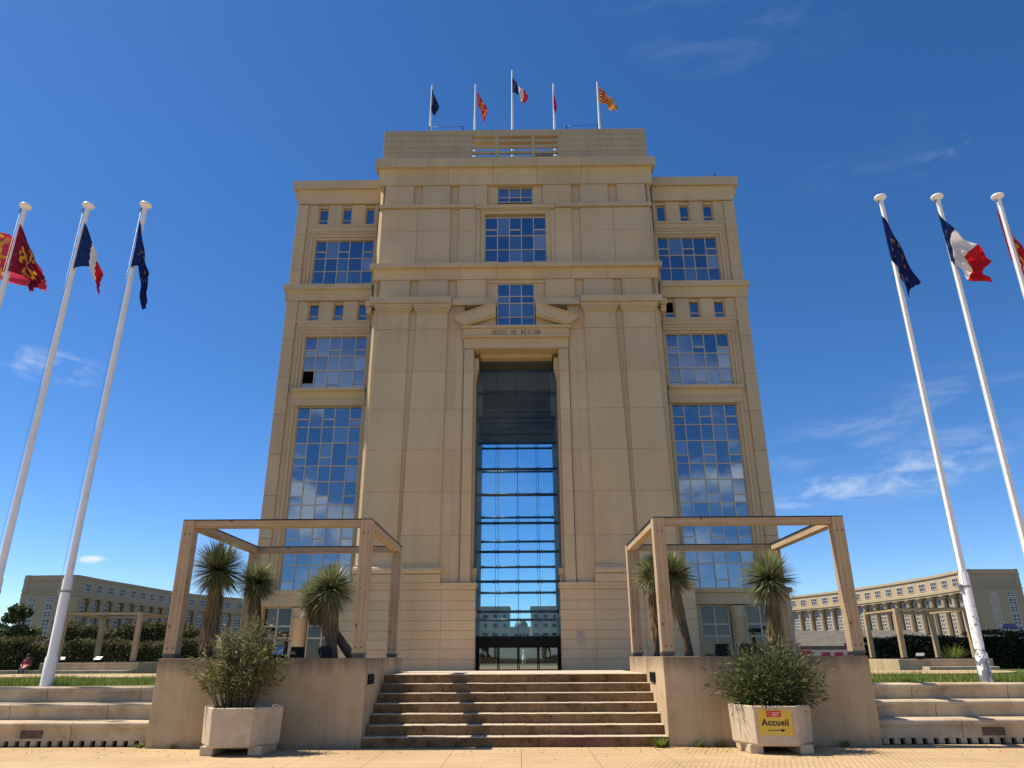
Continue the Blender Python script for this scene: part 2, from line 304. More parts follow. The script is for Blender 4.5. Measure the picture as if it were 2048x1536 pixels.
# ------------------------------------------------------------------ mesh helpers
class MB:
    def __init__(s): s.v = []; s.f = []; s.m = []; s.sm = []
    def add(s, vs, fs, mi=0, smooth=False):
        o = len(s.v); s.v += [tuple(p) for p in vs]
        for f in fs: s.f.append(tuple(o+i for i in f)); s.m.append(mi); s.sm.append(smooth)
    def box(s, x0, x1, y0, y1, z0, z1, mi=0):
        s.add([(x0, y0, z0), (x1, y0, z0), (x1, y1, z0), (x0, y1, z0), (x0, y0, z1), (x1, y0, z1), (x1, y1, z1), (x0, y1, z1)],
              [(0, 3, 2, 1), (4, 5, 6, 7), (0, 1, 5, 4), (1, 2, 6, 5), (2, 3, 7, 6), (3, 0, 4, 7)], mi)
    def taper(s, b, t, y0, y1, z0, z1, mi=0):
        s.add([(b[0], y0, z0), (b[1], y0, z0), (b[1], y1, z0), (b[0], y1, z0), (t[0], y0, z1), (t[1], y0, z1), (t[1], y1, z1), (t[0], y1, z1)],
              [(0, 3, 2, 1), (4, 5, 6, 7), (0, 1, 5, 4), (1, 2, 6, 5), (2, 3, 7, 6), (3, 0, 4, 7)], mi)
    def prism_x(s, prof, x0, x1, mi=0, smooth=False):
        """prof: (y,z) polygon extruded along x"""
        n = len(prof)
        s.add([(x0, y, z) for y, z in prof]+[(x1, y, z) for y, z in prof],
              [(i, (i+1) % n, n+(i+1) % n, n+i) for i in range(n)], mi, smooth)
        s.add([(x0, y, z) for y, z in prof], [tuple(range(n-1, -1, -1))], mi); s.add([(x1, y, z) for y, z in prof], [tuple(range(n))], mi)
    def prism_y(s, prof, y0, y1, mi=0):
        n = len(prof)
        s.add([(x, y0, z) for x, z in prof]+[(x, y1, z) for x, z in prof],
              [(i, (i+1) % n, n+(i+1) % n, n+i) for i in range(n)]+[tuple(range(n-1, -1, -1)), tuple(range(n, 2*n))], mi)
    def prism_z(s, prof, z0, z1, mi=0):
        n = len(prof)
        s.add([(x, y, z0) for x, y in prof]+[(x, y, z1) for x, y in prof],
              [(i, (i+1) % n, n+(i+1) % n, n+i) for i in range(n)]+[tuple(range(n-1, -1, -1)), tuple(range(n, 2*n))], mi)
    def lathe(s, prof, cx=0, cy=0, n=16, mi=0, a0=0, a1=2*math.pi):
        full = abs(a1-a0-2*math.pi) < 1e-6; k = n if full else n+1
        vs = []
        for r, z in prof:
            for i in range(k):
                a = a0+(a1-a0)*i/n; vs.append((cx+r*math.cos(a), cy+r*math.sin(a), z))
        fs = []
        for j in range(len(prof)-1):
            for i in range(n):
                i2 = (i+1) % k; fs.append((j*k+i, j*k+i2, (j+1)*k+i2, (j+1)*k+i))
        s.add(vs, fs, mi, True)
        if full:
            s.add(vs[:k], [tuple(range(k-1, -1, -1))], mi); s.add(vs[-k:], [tuple(range(k))], mi)
    def tube(s, pts, rad, n=8, mi=0):
        pts = [Vector(p) for p in pts]; rad = rad if isinstance(rad, (list, tuple)) else [rad]*len(pts)
        vs = []; fs = []
        for i, p in enumerate(pts):
            t = (pts[min(i+1, len(pts)-1)]-pts[max(i-1, 0)]).normalized()
            a = t.orthogonal().normalized() if i == 0 else (a-t*a.dot(t)).normalized()
            b = t.cross(a)
            for k in range(n):
                an = 2*math.pi*k/n; vs.append(p+a*(rad[i]*math.cos(an))+b*(rad[i]*math.sin(an)))
        for i in range(len(pts)-1):
            for k in range(n): fs.append((i*n+k, i*n+(k+1) % n, (i+1)*n+(k+1) % n, (i+1)*n+k))
        fs.append(tuple(range(n-1, -1, -1))); fs.append(tuple((len(pts)-1)*n+k for k in range(n)))
        s.add(vs, fs, mi, True)
    def quad(s, a, b, c, d, mi=0): s.add([a, b, c, d], [(0, 1, 2, 3)], mi)
    def build(s, name, mats, parent=None, bevel=0, fix=True):
        me = bpy.data.meshes.new(name); off = Vector((0, 0, 0))
        vs = s.v
        if parent is not None:
            off = world_loc(parent)
        elif fix is not True and fix: off = Vector(fix)
        if off.length: vs = [(x-off.x, y-off.y, z-off.z) for x, y, z in vs]
        me.from_pydata(vs, [], s.f)
        for m in (mats if isinstance(mats, (list, tuple)) else [mats]): me.materials.append(m)
        me.polygons.foreach_set('material_index', s.m); me.polygons.foreach_set('use_smooth', s.sm); me.update()
        o = bpy.data.objects.new(name, me); COL.objects.link(o)
        if parent is not None: o.parent = parent
        else: o.location = off
        if bevel:
            b = o.modifiers.new('bevel', 'BEVEL'); b.width = bevel; b.segments = 2; b.limit_method = 'ANGLE'; b.angle_limit = R(40)
        return o
def world_loc(o):
    v = Vector((0, 0, 0))
    while o is not None: v = v+o.location; o = o.parent
    return v
def recalc(o):
    bm = bmesh.new(); bm.from_mesh(o.data); bmesh.ops.recalc_face_normals(bm, faces=bm.faces); bm.to_mesh(o.data); bm.free(); return o
def thing(name, label, cat, loc=(0, 0, 0), group=None):
    o = bpy.data.objects.new(name, None); COL.objects.link(o); o.location = loc; o.empty_display_size = .2
    return tag(o, label, cat, group)
def tag(o, label, cat, group=None):
    o['label'] = label; o['category'] = cat
    if group: o['group'] = group
    return o
def struct(o): o['kind'] = 'structure'; return o
def dup(root, loc, rotz=0, label=None):
    r = root.copy(); COL.objects.link(r); r.location = loc; r.rotation_euler = (0, 0, rotz)
    if label: r['label'] = label
    for ch in list(root.children):
        c = ch.copy(); COL.objects.link(c); c.parent = r
        for g in ch.children:
            d = g.copy(); COL.objects.link(d); d.parent = c
    return r
def text_obj(name, body, size, mat, parent, loc, rot, extrude=.004, spacing=1.0, align='CENTER', bold=0):
    cu = bpy.data.curves.new(name, 'FONT'); cu.body = body; cu.size = size; cu.extrude = extrude; cu.align_x = align; cu.space_character = spacing; cu.offset = bold; cu.resolution_u = 3
    t = bpy.data.objects.new(name, cu); COL.objects.link(t)
    dg = bpy.context.evaluated_depsgraph_get(); me = bpy.data.meshes.new_from_object(t.evaluated_get(dg))
    bpy.data.objects.remove(t); me.materials.clear(); me.materials.append(mat)
    o = bpy.data.objects.new(name, me); COL.objects.link(o); o.parent = parent; o.location = Vector(loc)-world_loc(parent); o.rotation_euler = rot
    return o

# ------------------------------------------------------------------ ground
XC = -.13      # axis of the stairs and of the building
g = MB(); g.quad((-48, -42, 0), (48, -42, 0), (48, 15.6, 0), (-48, 15.6, 0)); struct(g.build('pavement', M['paving']))
g = MB(); g.quad((-900, -900, -.03), (900, -900, -.03), (900, 23.5, -.03), (-900, 23.5, -.03)); struct(g.build('ground', M['ground']))
g = MB(); g.quad((-70, 23, .62), (70, 23, .62), (70, 66, .62), (-70, 66, .62)); struct(g.build('plaza', M['plaza']))
g = MB(); g.quad((-900, 23, .58), (900, 23, .58), (900, 1200, .58), (-900, 1200, .58)); struct(g.build('ground', M['ground']))
g = MB(); g.box(-3.055, 2.805, 17.725, 21.6, -.2, 1.246); struct(g.build('landing', M['tread']))
def lawn_z(y): return 1.02-.0085*max(0, y-17)
for s in (-1, 1):
    x0, x1 = (-90, -7.2) if s < 0 else (6.86, 90)
    g = MB(); zs = lawn_z(60)
    g.add([(x0, 17.15, .9), (x1, 17.15, .9), (x1, 17.15, 1.02), (x0, 17.15, 1.02), (x0, 54, lawn_z(54)), (x1, 54, lawn_z(54)), (x1, 54, .5), (x0, 54, .5)],
          [(0, 1, 2, 3), (3, 2, 5, 4), (4, 5, 6, 7), (1, 6, 5, 2), (0, 3, 4, 7)])
    struct(g.build('lawn', M['lawn']))
# ------------------------------------------------------------------ staircase
st = thing('staircase', 'wide flight of seven stained stone steps between the two planter walls', 'stairs', (XC, 16.3, 0))
for k in range(7):
    b = MB(); y0 = 15.2+.35*k; z1 = .178*(k+1)
    b.box(-3.045, 2.795, y0+.012, 17.72, z1-.178+.001, z1-.012, 0)
    n = 26
    for i in range(n):
        xa = -3.045+5.84*i/n; b.box(xa+.003, xa+5.84/n-(.003 if i % 4 == 3 else -.0005), y0+random.uniform(-.006, .006), 17.72, z1-.012+random.uniform(-.003, .003), z1+random.uniform(-.0025, .0025), 1)
    b.build('step', [M['riser'], M['tread']], st, bevel=.006)

# ------------------------------------------------------------------ planter walls with pergolas
def planter_wall(x0, x1, label, lit):
    t = thing('planter_wall', label, 'planter wall', ((x0+x1)/2, 17.5, 0))
    b = MB(); th = .16; y0, y1 = 15.2, 19.85
    b.box(x0, x1, y0, y0+th, -.05, 1.6); b.box(x0, x1, y1-th, y1, -.05, 1.6)
    b.box(x0, x0+th, y0+th, y1-th, -.05, 1.6); b.box(x1-th, x1, y0+th, y1-th, -.05, 1.6)
    b.build('wall', M['plinth'], t, bevel=.012)
    b = MB(); b.box(x0+th, x1-th, y0+th, y1-th, 0, 1.545); b.build('soil', M['soil'], t)
    # louvred wall lamp let into the inner side
    xs = x1 if x0 < 0 else x0; d = 1 if x0 < 0 else -1; yc = 15.72 if x0 < 0 else 16.45
    b = MB(); b.box(min(xs, xs+d*.03), max(xs, xs+d*.03), yc-.28, yc+.28, 1.1, 1.29)
    for i in range(4): b.box(min(xs+d*.03, xs+d*.042), max(xs+d*.03, xs+d*.042), yc-.26, yc+.26, 1.12+i*.043, 1.14+i*.043)
    b.build('wall_lamp', M['black'], t)
    return t
planter_wall(-7.18, -3.05, 'stained concrete planter wall left of the stairs, in shade on its stair side', 0)
planter_wall(2.80, 6.83, 'stained concrete planter wall right of the stairs, its stair side sunlit', 1)

def beam(name, p0, p1, w, h, parent, mat=None):
    """timber with its length along local Z so that the grain follows it"""
    p0, p1 = Vector(p0), Vector(p1); d = p1-p0; ln = d.length
    b = MB(); b.box(-w/2, w/2, -h/2, h/2, 0, ln); o = b.build(name, mat or M['wood'], None, bevel=.008)
    o.parent = parent; o.location = p0
    if abs(d.normalized().z) < .9:
        z = d.normalized(); y = Vector((0, 0, 1)); x = y.cross(z)
        o.rotation_euler = Matrix((x, y, z)).transposed().to_euler()
    return o
def pergola(label, loc, w, d, hz, rot, group, post=.25, bh=.15):
    t = thing('pergola', label, 'pergola', loc, group); t.rotation_euler = (0, 0, rot)
    for sx in (-1, 1):
        for sy in (-1, 1):
            x, y = sx*w/2, sy*d/2
            p = beam('post', (x, y, .075), (x, y, hz), post, post, t)
            s = MB(); s.box(-post/2-.012, post/2+.012, -post/2-.012, post/2+.012, -.02, .012); s.box(-post/2+.01, post/2-.01, -post/2+.01, post/2-.01, -.075, -.02)
            sh = s.build('post_shoe', M['shoe']); sh.parent = p
            bl = MB()
            for bz in (.12, hz-.36): 
                for bxx in (-.05, .06): bl.prism_y([(bxx+.014*math.cos(k_*1.047), bz+.014*math.sin(k_*1.047)) for k_ in range(6)], -post/2-.012, -post/2+.002)
            bo = bl.build('bolts', M['dark_metal']); bo.parent = p
    for sy in (-1, 1):
        o = beam('beam', (-w/2+post/2, sy*d/2, hz-bh/2), (w/2-post/2, sy*d/2, hz-bh/2), post*.8, bh, t)
    for sx in (-1, 1):
        o = beam('beam', (sx*w/2, -d/2+post/2, hz-bh/2), (sx*w/2, d/2-post/2, hz-bh/2), post*.8, bh, t)
    c = MB()
    for sy in (-1, 1): c.box(-w/2-post/2, w/2+post/2, sy*d/2-post/2, sy*d/2+post/2, hz+.002, hz+.018)
    for sx in (-1, 1): c.box(sx*w/2-post/2, sx*w/2+post/2, -d/2+post/2, d/2-post/2, hz+.002, hz+.018)
    o = c.build('metal_capping', M['dark_metal']); o.parent = t
    return t
pergola('timber pergola frame on the planter wall left of the stairs', (-5.16, 17.48, 1.6), 3.80, 4.02, 2.76, 0, 'timber pergola frames')
pergola('timber pergola frame on the planter wall right of the stairs', (4.84, 17.48, 1.6), 3.78, 4.02, 2.76, 0, 'timber pergola frames')
# far pair
def far_planter(corner, w, d, ang, lab1, lab2):
    c, s_ = math.cos(ang), math.sin(ang)
    ctr = (corner[0]+(w/2)*c*corner[2]-(d/2)*s_, corner[1]+(w/2)*s_*corner[2]+(d/2)*c)
    t = thing('planter_wall', lab1, 'planter wall', (ctr[0], ctr[1], .6)); t.rotation_euler = (0, 0, ang)
    b = MB(); b.box(-w/2-.6, w/2+.6, -d/2-.5, d/2+.5, 0, .80); o = b.build('wall', M['plinth'], bevel=.02); o.parent = t
    b = MB(); b.box(-w/2+.6, w/2+.4, -d/2-1.3, -d/2-.5, .0, .42); o = b.build('bench', M['seat'], bevel=.02); o.parent = t
    b = MB(); b.box(-w/2-.45, w/2+.45, -d/2-.35, d/2+.35, .80, .83); o = b.build('soil', M['soil']); o.parent = t
    return pergola(lab2, (ctr[0], ctr[1], 1.40), w, d, 2.70, ang, 'timber pergola frames', .25, .15)
far_planter((-21.74, 43.0, -1), 4.3, 4.0, 0, 'low planter wall under the far left pergola, beside the lawn', 'far timber pergola on the left, small in front of the hedge')
far_planter((21.3, 43.0, 1), 3.95, 3.8, 0, 'low planter wall under the far right pergola, beside the lawn', 'far timber pergola on the right, small in front of the dark hedge')
for (xa, xb, ya, yb) in ((-27, -7.3, 27.6, 41), (7.0, 24.5, 27.6, 41)):
    pts = []
    for i in range(13):
        tt = i/12; x = xa+(xb-xa)*tt; e = (tt if xa < 0 else 1-tt); pts.append((x, yb, ya+(13.2*(1-e)**4)))
    g = MB(); n = len(pts)
    g.add([(x, b_, lawn_z(b_)+.05) for x, a_, b_ in pts]+[(x, a_, lawn_z(a_)+.05) for x, a_, b_ in pts]+[(x, b_, lawn_z(b_)-.2) for x, a_, b_ in pts],
          [(i, i+1, n+i+1, n+i) for i in range(n-1)]+[(2*n+i, 2*n+i+1, i+1, i) for i in range(n-1)])
    struct(g.build('path', M['paving']))

# ------------------------------------------------------------------ stepped seats
def seats(x0, x1, label, holes_from):
    t = thing('stepped_seating', label, 'stone seating', ((x0+x1)/2, 16.2, 0))
    tops = (.44, .74, 1.04); ys = (15.45, 16.05, 16.65)
    sgn = -1 if x0 < 0 else 1; inner = x1 if x0 < 0 else x0
    for k in range(3):
        b = MB(); y, z = ys[k], tops[k]; zb = tops[k-1]-.02 if k else .105
        prof = [(y+.045, zb), (y+.045, z-.15), (y+.035, z-.145), (y+.035, z-.12), (y+.004, z-.105), (y, z-.06), (y+.006, z-.025), (y+.025, z-.006), (y+.055, z), (y+.62, z), (y+.62, zb)]
        xs = inner+sgn*(.95+.33*(2-k) if sgn < 0 else 1.45+.12*(2-k)); a = inner
        while abs(a) < 44:
            b.prism_x(prof[::-1], min(a, xs)+.006, max(a, xs)-.006); a = xs; xs += sgn*2.02
        b.build('seat', M['seat'], t, bevel=.006)
    b = MB(); x = inner+sgn*.14
    b.box(min(inner, sgn*44), max(inner, sgn*44), 15.62, 15.66, 0, .11, 1)
    while abs(x) < 44:
        b.box(min(x, x+sgn*.115), max(x, x+sgn*.115), 15.495, 15.6, 0, .105); x += sgn*.213
    b.box(min(inner, sgn*44), max(inner, sgn*44), 15.475, 15.60, 0, .008, 1)
    b.build('drain_slots', [M['seat'], M['pane_dark']], t)
    px = -9.58 if sgn < 0 else 9.13
    b = MB(); b.box(px-.22, px+.22, 15.485, 15.50, .15, .30); b.build('plaque', plain('rusty_plate', (.10, .06, .04), .6, .3, var=.4, scale=12), t)
    return t
seats(-44, -7.19, 'three rounded stone seating steps along the lawn left of the stairs', 0)
seats(6.84, 44, 'three rounded stone seating steps along the lawn right of the stairs', 0)

# ------------------------------------------------------------------ main building
YF = 56.0
B = thing('government_building', 'tall ochre concrete hall with stepped crown, glazed central arch and HOTEL DE REGION lettering', 'building', (-.17, YF+5, .6))
bx = -.17
WK = 1.0; WY = 0.0
class BM(MB):
    """building mesh: x is relative to the axis, y to the facade; mirrored helper"""
    def mb(s, x0, x1, y0, y1, z0, z1, mi=0):
        s.b(x0, x1, y0, y1, z0, z1, mi); s.b(-x1, -x0, y0, y1, z0, z1, mi)
    def b(s, x0, x1, y0, y1, z0, z1, mi=0): s.box(bx+x0*WK, bx+x1*WK, YF+y0+WY, YF+y1+WY, hz(z0), hz(z1), mi)
    def px(s, prof, x0, x1): s.prism_x([(YF+y+WY, hz(z)) for y, z in prof], bx+x0*WK, bx+x1*WK)
def hz(z): return 1.6+(z-1.6)*WK      # the wings stand a little deeper and are built that much larger
fac = M['facade']
# core: everything stands in front of it
c = BM(); c.mb(3.66, 12.2, .62, 9.9, .6, 27.2); c.b(-12.2, 12.2, .62, 9.9, 27.2, 45.0); WK, WY = 1.0215, 1.25; c.mb(12.0, 20.2, 1.55, 9.0, .6, 43.3); WK, WY = 1.0, 0.0
c.mb(3.64, 3.66, 2.6, 9.9, .6, 27.2); c.build('core_wall', fac, B)
# --- pedestal
for s in (-1, 1):
    b = BM(); zc = [.6, 1.46, 2.14, 2.81, 3.44, 4.14, 4.87, 5.55, 6.34]
    xj = [3.15, 5.7, 9.4, 13.2]
    for z0, z1 in zip(zc, zc[1:]):
        for x0, x1 in zip(xj, xj[1:]): b.b(min(s*(x0+.008), s*(x1-.008)), max(s*(x0+.008), s*(x1-.008)), -.30, .55, z0+.02, z1-.02)
    b.b(min(s*3.2, s*13.15), max(s*3.2, s*13.15), -.255, .56, .6, 6.35)
    b.b(min(s*3.1, s*13.25), max(s*3.1, s*13.25), -.36, .56, 6.35, 6.60)
    for x0, x1 in ((3.05, 5.7), (5.7, 9.4), (9.4, 13.3)): b.b(min(s*(x0+.008), s*(x1-.008)), max(s*(x0+.008), s*(x1-.008)), -.42, .56, 6.60, 6.83)
    # stepped return of the pedestal inside the gate
    b.b(min(s*3.22, s*3.66), max(s*3.22, s*3.66), .56, 2.0, .6, 4.4); b.b(min(s*3.14, s*3.66), max(s*3.14, s*3.66), .56, 2.0, 4.4, 4.9); b.b(min(s*3.28, s*3.66), max(s*3.28, s*3.66), .56, 2.0, 4.9, 5.9); b.b(min(s*3.42, s*3.66), max(s*3.42, s*3.66), .56, 2.0, 5.9, 6.8)
    b.build('pedestal', fac, B, bevel=.03)
# --- central wall field behind the pilasters, cut in panels by real joints
jz = [6.83, 10.36, 13.75, 17.18, 20.62, 23.93, 27.85, 30.1]
b = BM()
for z0, z1 in zip(jz, jz[1:]):
    for x0, x1 in ((4.55, 5.15), (5.15, 7.2), (7.2, 9.0), (9.0, 12.2)): b.mb(x0+.006, x1-.006, .0, .6, z0+.012, z1-.012)
b.mb(4.45, 12.2, .04, .62, 6.83, 30.2)
b.build('wall', fac, B)
# chamfered sun-catching corners of the central block
for s in (-1, 1):
    b = BM()
    for z0, z1 in ((6.83, 29.9), (30.8, 32.7), (34.06, 40.1), (40.5, 42.6)):
        pr = [(s*12.2, .05), (s*12.55, .42), (s*12.55, 1.5), (s*12.75, 1.8), (s*12.75, 2.9), (s*12.2, 2.9)]
        pr = [(bx+x, YF+y) for x, y in pr]
        if s < 0: pr = pr[::-1]
        b.prism_z(pr, z0, z1)
    recalc(b.build('corner_moulding', fac, B))
# --- pilasters
for s in (-1, 1):
    for (b0, b1, t0, t1) in ((6.02, 9.0, 5.87, 8.55), (9.25, 12.15, 9.2, 11.88)):
        b = BM(); Z0, Z1 = 8.1, 27.85
        zz = [8.1]+jz[1:-1]
        def ed(z, q): k = (z-Z0)/(Z1-Z0); k = k**1.4; return (b0+(t0-b0)*k, b1+(t1-b1)*k)
        for z0, z1 in zip(zz, zz[1:]):
            A, C_ = ed(z0, 0), ed(z1, 0); mid = (min, max)
            lo = (bx+min(s*A[0], s*A[1]), bx+max(s*A[0], s*A[1])); hi = (bx+min(s*C_[0], s*C_[1]), bx+max(s*C_[0], s*C_[1]))
            b.taper(lo, hi, YF-.22, YF+.06, z0+.011, z1-.011)
        b.b(min(s*(t0+.06), s*(t1-.06)), max(s*(t0+.06), s*(t1-.06)), -.18, .06, 8.1, 29.3)
        p = b.build('pilaster', fac, B, bevel=.02)
        q = BM()
        lo, hi = min(s*t0, s*t1), max(s*t0, s*t1)
        q.b(lo-.06, hi+.06, -.28, .05, 27.85, 28.06); q.b(lo, hi, -.22, .05, 28.06, 29.25)
        for i in range(5):
            e = [.0, .06, .16, .27, .30][i]; q.b(lo-e, hi+e, -.24-e, .05, 29.25+[0, .12, .25, .42, .62][i], 29.25+[.12, .25, .42, .62, .88][i])
        q.build('capital', fac, p, bevel=.02)
        q = BM(); lo, hi = min(s*b0, s*b1), max(s*b0, s*b1)
        pr = [(-.34, 7.45), (-.52, 7.5), (-.6, 7.6), (-.62, 7.74), (-.58, 7.9), (-.5, 7.98), (-.42, 8.0), (-.42, 8.1), (.04, 8.1), (.04, 7.45)]
        q.px(pr, lo-.25, hi+.25); q.b(lo-.2, hi+.2, -.52, .04, 6.84, 7.43)
        recalc(q.build('pilaster_base', fac, p))
# --- portal frame and entablature
for s in (-1, 1):
    b = BM()
    zz = [6.84]+jz[1:6]+[26.0]
    for z0, z1 in zip(zz, zz[1:]): b.b(min(s*3.62, s*4.4), max(s*3.62, s*4.4), -.12, .6, z0+.012, z1-.012)
    b.b(min(s*3.58, s*4.36), max(s*3.58, s*4.36), -.07, 2.1, 6.84, 26.0)
    b.b(min(s*3.42, s*3.66), max(s*3.42, s*3.66), .9, 1.5, 6.84, 24.4); b.b(min(s*3.2, s*3.66), max(s*3.2, s*3.66), .7, 1.7, 24.4, 25.5); b.b(min(s*3.32, s*3.66), max(s*3.32, s*3.66), .8, 1.6, 23.8, 24.4)
    b.b(min(s*3.25, s*3.66), max(s*3.25, s*3.66), .7, 1.7, 7.0, 7.5); b.b(min(s*3.16, s*3.66), max(s*3.16, s*3.66), .62, 1.8, 7.5, 8.0)
    b.build('portal_jamb', fac, B, bevel=.03)
b = BM(); b.b(-4.42, 4.42, -.18, 2.1, 26.04, 26.95); b.b(-4.56, 4.56, -.5, .6, 26.95, 27.1); b.b(-4.5, 4.5, -.36, .6, 27.1, 27.78); b.b(-4.62, 4.62, -.55, .6, 27.78, 28.02)
b.b(-3.1, 3.1, 1.2, 2.1, 25.75, 26.04)
lin = b.build('lintel', fac, B, bevel=.02)
# serif capitals cut out of strips: HOTEL DE REGION
def letters(txt, x0, x1, z0, h, y):
    G = {'H': [(0, 0, 0, 1), (1, 0, 1, 1), (0, .5, 1, .5)], 'O': 'o', 'T': [(.5, 0, .5, 1), (0, 1, 1, 1)], 'E': [(0, 0, 0, 1), (0, 0, 1, 0), (0, 1, 1, 1), (0, .5, .75, .5)],
         'L': [(0, 0, 0, 1), (0, 0, 1, 0)], 'D': 'd', 'R': 'r', 'G': 'g', 'I': [(.5, 0, .5, 1)], 'N': [(0, 0, 0, 1), (1, 0, 1, 1), (0, 1, 1, 0)]}
    def arc(a0, a1, cx=.5, cz=.5, rx=.5, rz=.5, n=8): 
        p = [(cx+rx*math.cos(R(a0+(a1-a0)*i/n)), cz+rz*math.sin(R(a0+(a1-a0)*i/n))) for i in range(n+1)]
        return [(*p[i], *p[i+1]) for i in range(n)]
    G['O'] = arc(0, 360, n=12); G['D'] = [(0, 0, 0, 1)]+arc(-90, 90, 0, .5, 1, .5); G['G'] = arc(45, 360, n=10)+[(.6, .5, 1, .5)]
    G['R'] = [(0, 0, 0, 1)]+arc(-90, 90, .0, .75, .85, .25, 6)+[(.35, .5, 1, 0)]
    cells = len(txt); cw = (x1-x0)/cells; m = MB()
    for i, ch in enumerate(txt):
        if ch == ' ': continue
        w = cw*.62 if ch != 'I' else cw*.3; ox = x0+cw*i+(cw-w)/2
        segs = list(G[ch])
        for (a, bz, c2, dz) in G[ch]:
            if abs(a-c2) < 1e-6 and abs(dz-bz) > .9: segs += [(a-.09, 0, a+.09, 0), (a-.09, 1, a+.09, 1)]
        for (a, bz, c2, dz) in segs:
            p = Vector((ox+a*w, 0, z0+bz*h)); q = Vector((ox+c2*w, 0, z0+dz*h)); d = q-p
            if d.length < 1e-5: continue
            thick = .026 if abs(d.x) > abs(d.z)*1.2 else .042
            nrm = Vector((-d.z, 0, d.x)).normalized()*thick/2; d = d.normalized()*.012
            pts = [p-d+nrm, q+d+nrm, q+d-nrm, p-d-nrm]
            m.prism_y([(v.x, v.z) for v in pts], y-.012, y+.01)
    return m
recalc(letters('HOTEL DE REGION', -2.24, 1.90, 27.22, .40, YF-.362).build('inscription', M['letters'], lin))
# --- broken pediment
for s in (-1, 1):
    b = BM()
    def rk(pts, y0, y1):
        pr = [(bx+s*x, z) for x, z in pts]
        b.prism_y(pr if s > 0 else pr[::-1], YF+y0, YF+y1)
    rk([(5.35, 28.72), (4.55, 28.04), (4.3, 28.04), (1.72, 29.05), (1.72, 29.98), (5.25, 28.78)], -.75, .5)
    rk([(5.42, 28.74), (5.35, 28.70), (1.72, 29.98), (1.72, 30.08)], -.9, .5)
    rk([(4.3, 28.03), (1.72, 28.03), (1.72, 29.05)], -.12, .5)
    rk([(4.35, 28.04), (4.2, 28.0), (1.72, 28.82), (1.72, 29.05)], -.6, .5)
    recalc(b.build('pediment', fac, B))
# --- upper strings, cornices and friezes of the central block
def course(name, segs, parent=B, bev=.02):
    for sg in segs:
        b = BM(); b.b(*sg); b.build(name, fac, parent, bevel=bev)
def mir(*segs):
    o = []
    for x0, x1, *r in segs: o += [(x0, x1, *r), (-x1, -x0, *r)]
    return o
course('string_course', mir((5.58, 12.55, -.72, .6, 30.14, 30.72), (1.75, 5.57, -.42, .6, 30.02, 30.62)))
# cap ends wrapping round the corners
course('string_course', mir((12.56, 13.0, .0, 2.4, 29.5, 30.10), (12.56, 13.1, -.1, 2.4, 30.14, 30.7)))
b = BM()
for x0, x1 in ((9.33, 11.9), (5.96, 8.56), (2.6, 5.16)): b.mb(x0, x1, -.02, .62, 30.72, 32.68); b.mb(x0+.16, x1-.16, -.05, .0, 30.72, 32.5)
b.mb(1.66, 12.2, .26, .62, 30.2, 32.7); b.build('frieze', fac, B, bevel=.02)
def cove(z0, z1, y0, y1, n=5):
    """concave profile rising and coming forward"""
    return [(y0+(y1-y0)*(1-math.cos(math.pi/2*i/n)), z0+(z1-z0)*math.sin(math.pi/2*i/n)*1.0) for i in range(n+1)]
def cornice(name, hw, zc0, zc1, zt, y0, y1, yf, joints, extra=0):
    b = BM(); xs = [-hw]+[j for j in joints if -hw < j < hw]+[hw]
    pr = cove(zc0, zc1, y0, y1)+[(.62, zc1), (.62, zc0)]
    pr2 = [(yf, zc1), (yf-.04, zc1+.04), (yf-.04, zt), (.62, zt), (.62, zc1)]
    for a, d in zip(xs, xs[1:]):
        b.px(pr, a+.008-(0 if a > -hw else 0), d-.008); b.px(pr2, (a+.008) if a > -hw else a-.28, (d-.008) if d < hw else d+.28)
    return recalc(b.build(name, fac, B))
cornice('cornice', 12.55, 32.7, 33.6, 34.05, -.1, -.42, -.62, (-8, -4.9, -1.7, 1.7, 4.9, 8))
# panel zone with the big window
b = BM()
for z0, z1 in ((34.07, 37.7), (37.7, 40.08)):
    b.mb(5.92, 8.9, .0, .62, z0+.008, z1-.008); b.mb(8.92, 12.2, .0, .62, z0+.008, z1-.008)
    b.mb(3.62, 5.12, .0, .62, z0+.01, z1-.01)
b.mb(3.2, 12.2, .2, .63, 34.06, 40.1)
b.b(-3.6, 3.6, .18, .62, 39.62, 40.09); b.mb(3.2, 3.62, .10, .62, 34.06, 39.95); b.mb(2.78, 3.2, .22, .62, 34.06, 39.75)
b.b(-3.2, 3.2, .05, .25, 39.95, 40.09); b.build('wall', fac, B, bevel=.015)
b = BM(); b.mb(3.65, 12.45, -.22, .6, 40.12, 40.5); b.b(-3.64, 3.64, -.06, .6, 40.10, 40.48); b.build('string_course', fac, B, bevel=.02)
b = BM()
for x0, x1 in ((9.38, 12.0), (5.99, 8.57), (2.58, 5.19)): b.mb(x0, x1, -.02, .62, 40.5, 42.6); b.mb(x0+.16, x1-.16, -.05, .0, 40.5, 42.42)
b.mb(1.66, 12.2, .26, .62, 40.4, 42.62); b.build('frieze', fac, B, bevel=.02)
cornice('cornice', 12.7, 42.62, 44.2, 45.15, -.12, -.5, -.72, (-11, -6.2, -2, 2, 6.2, 11))
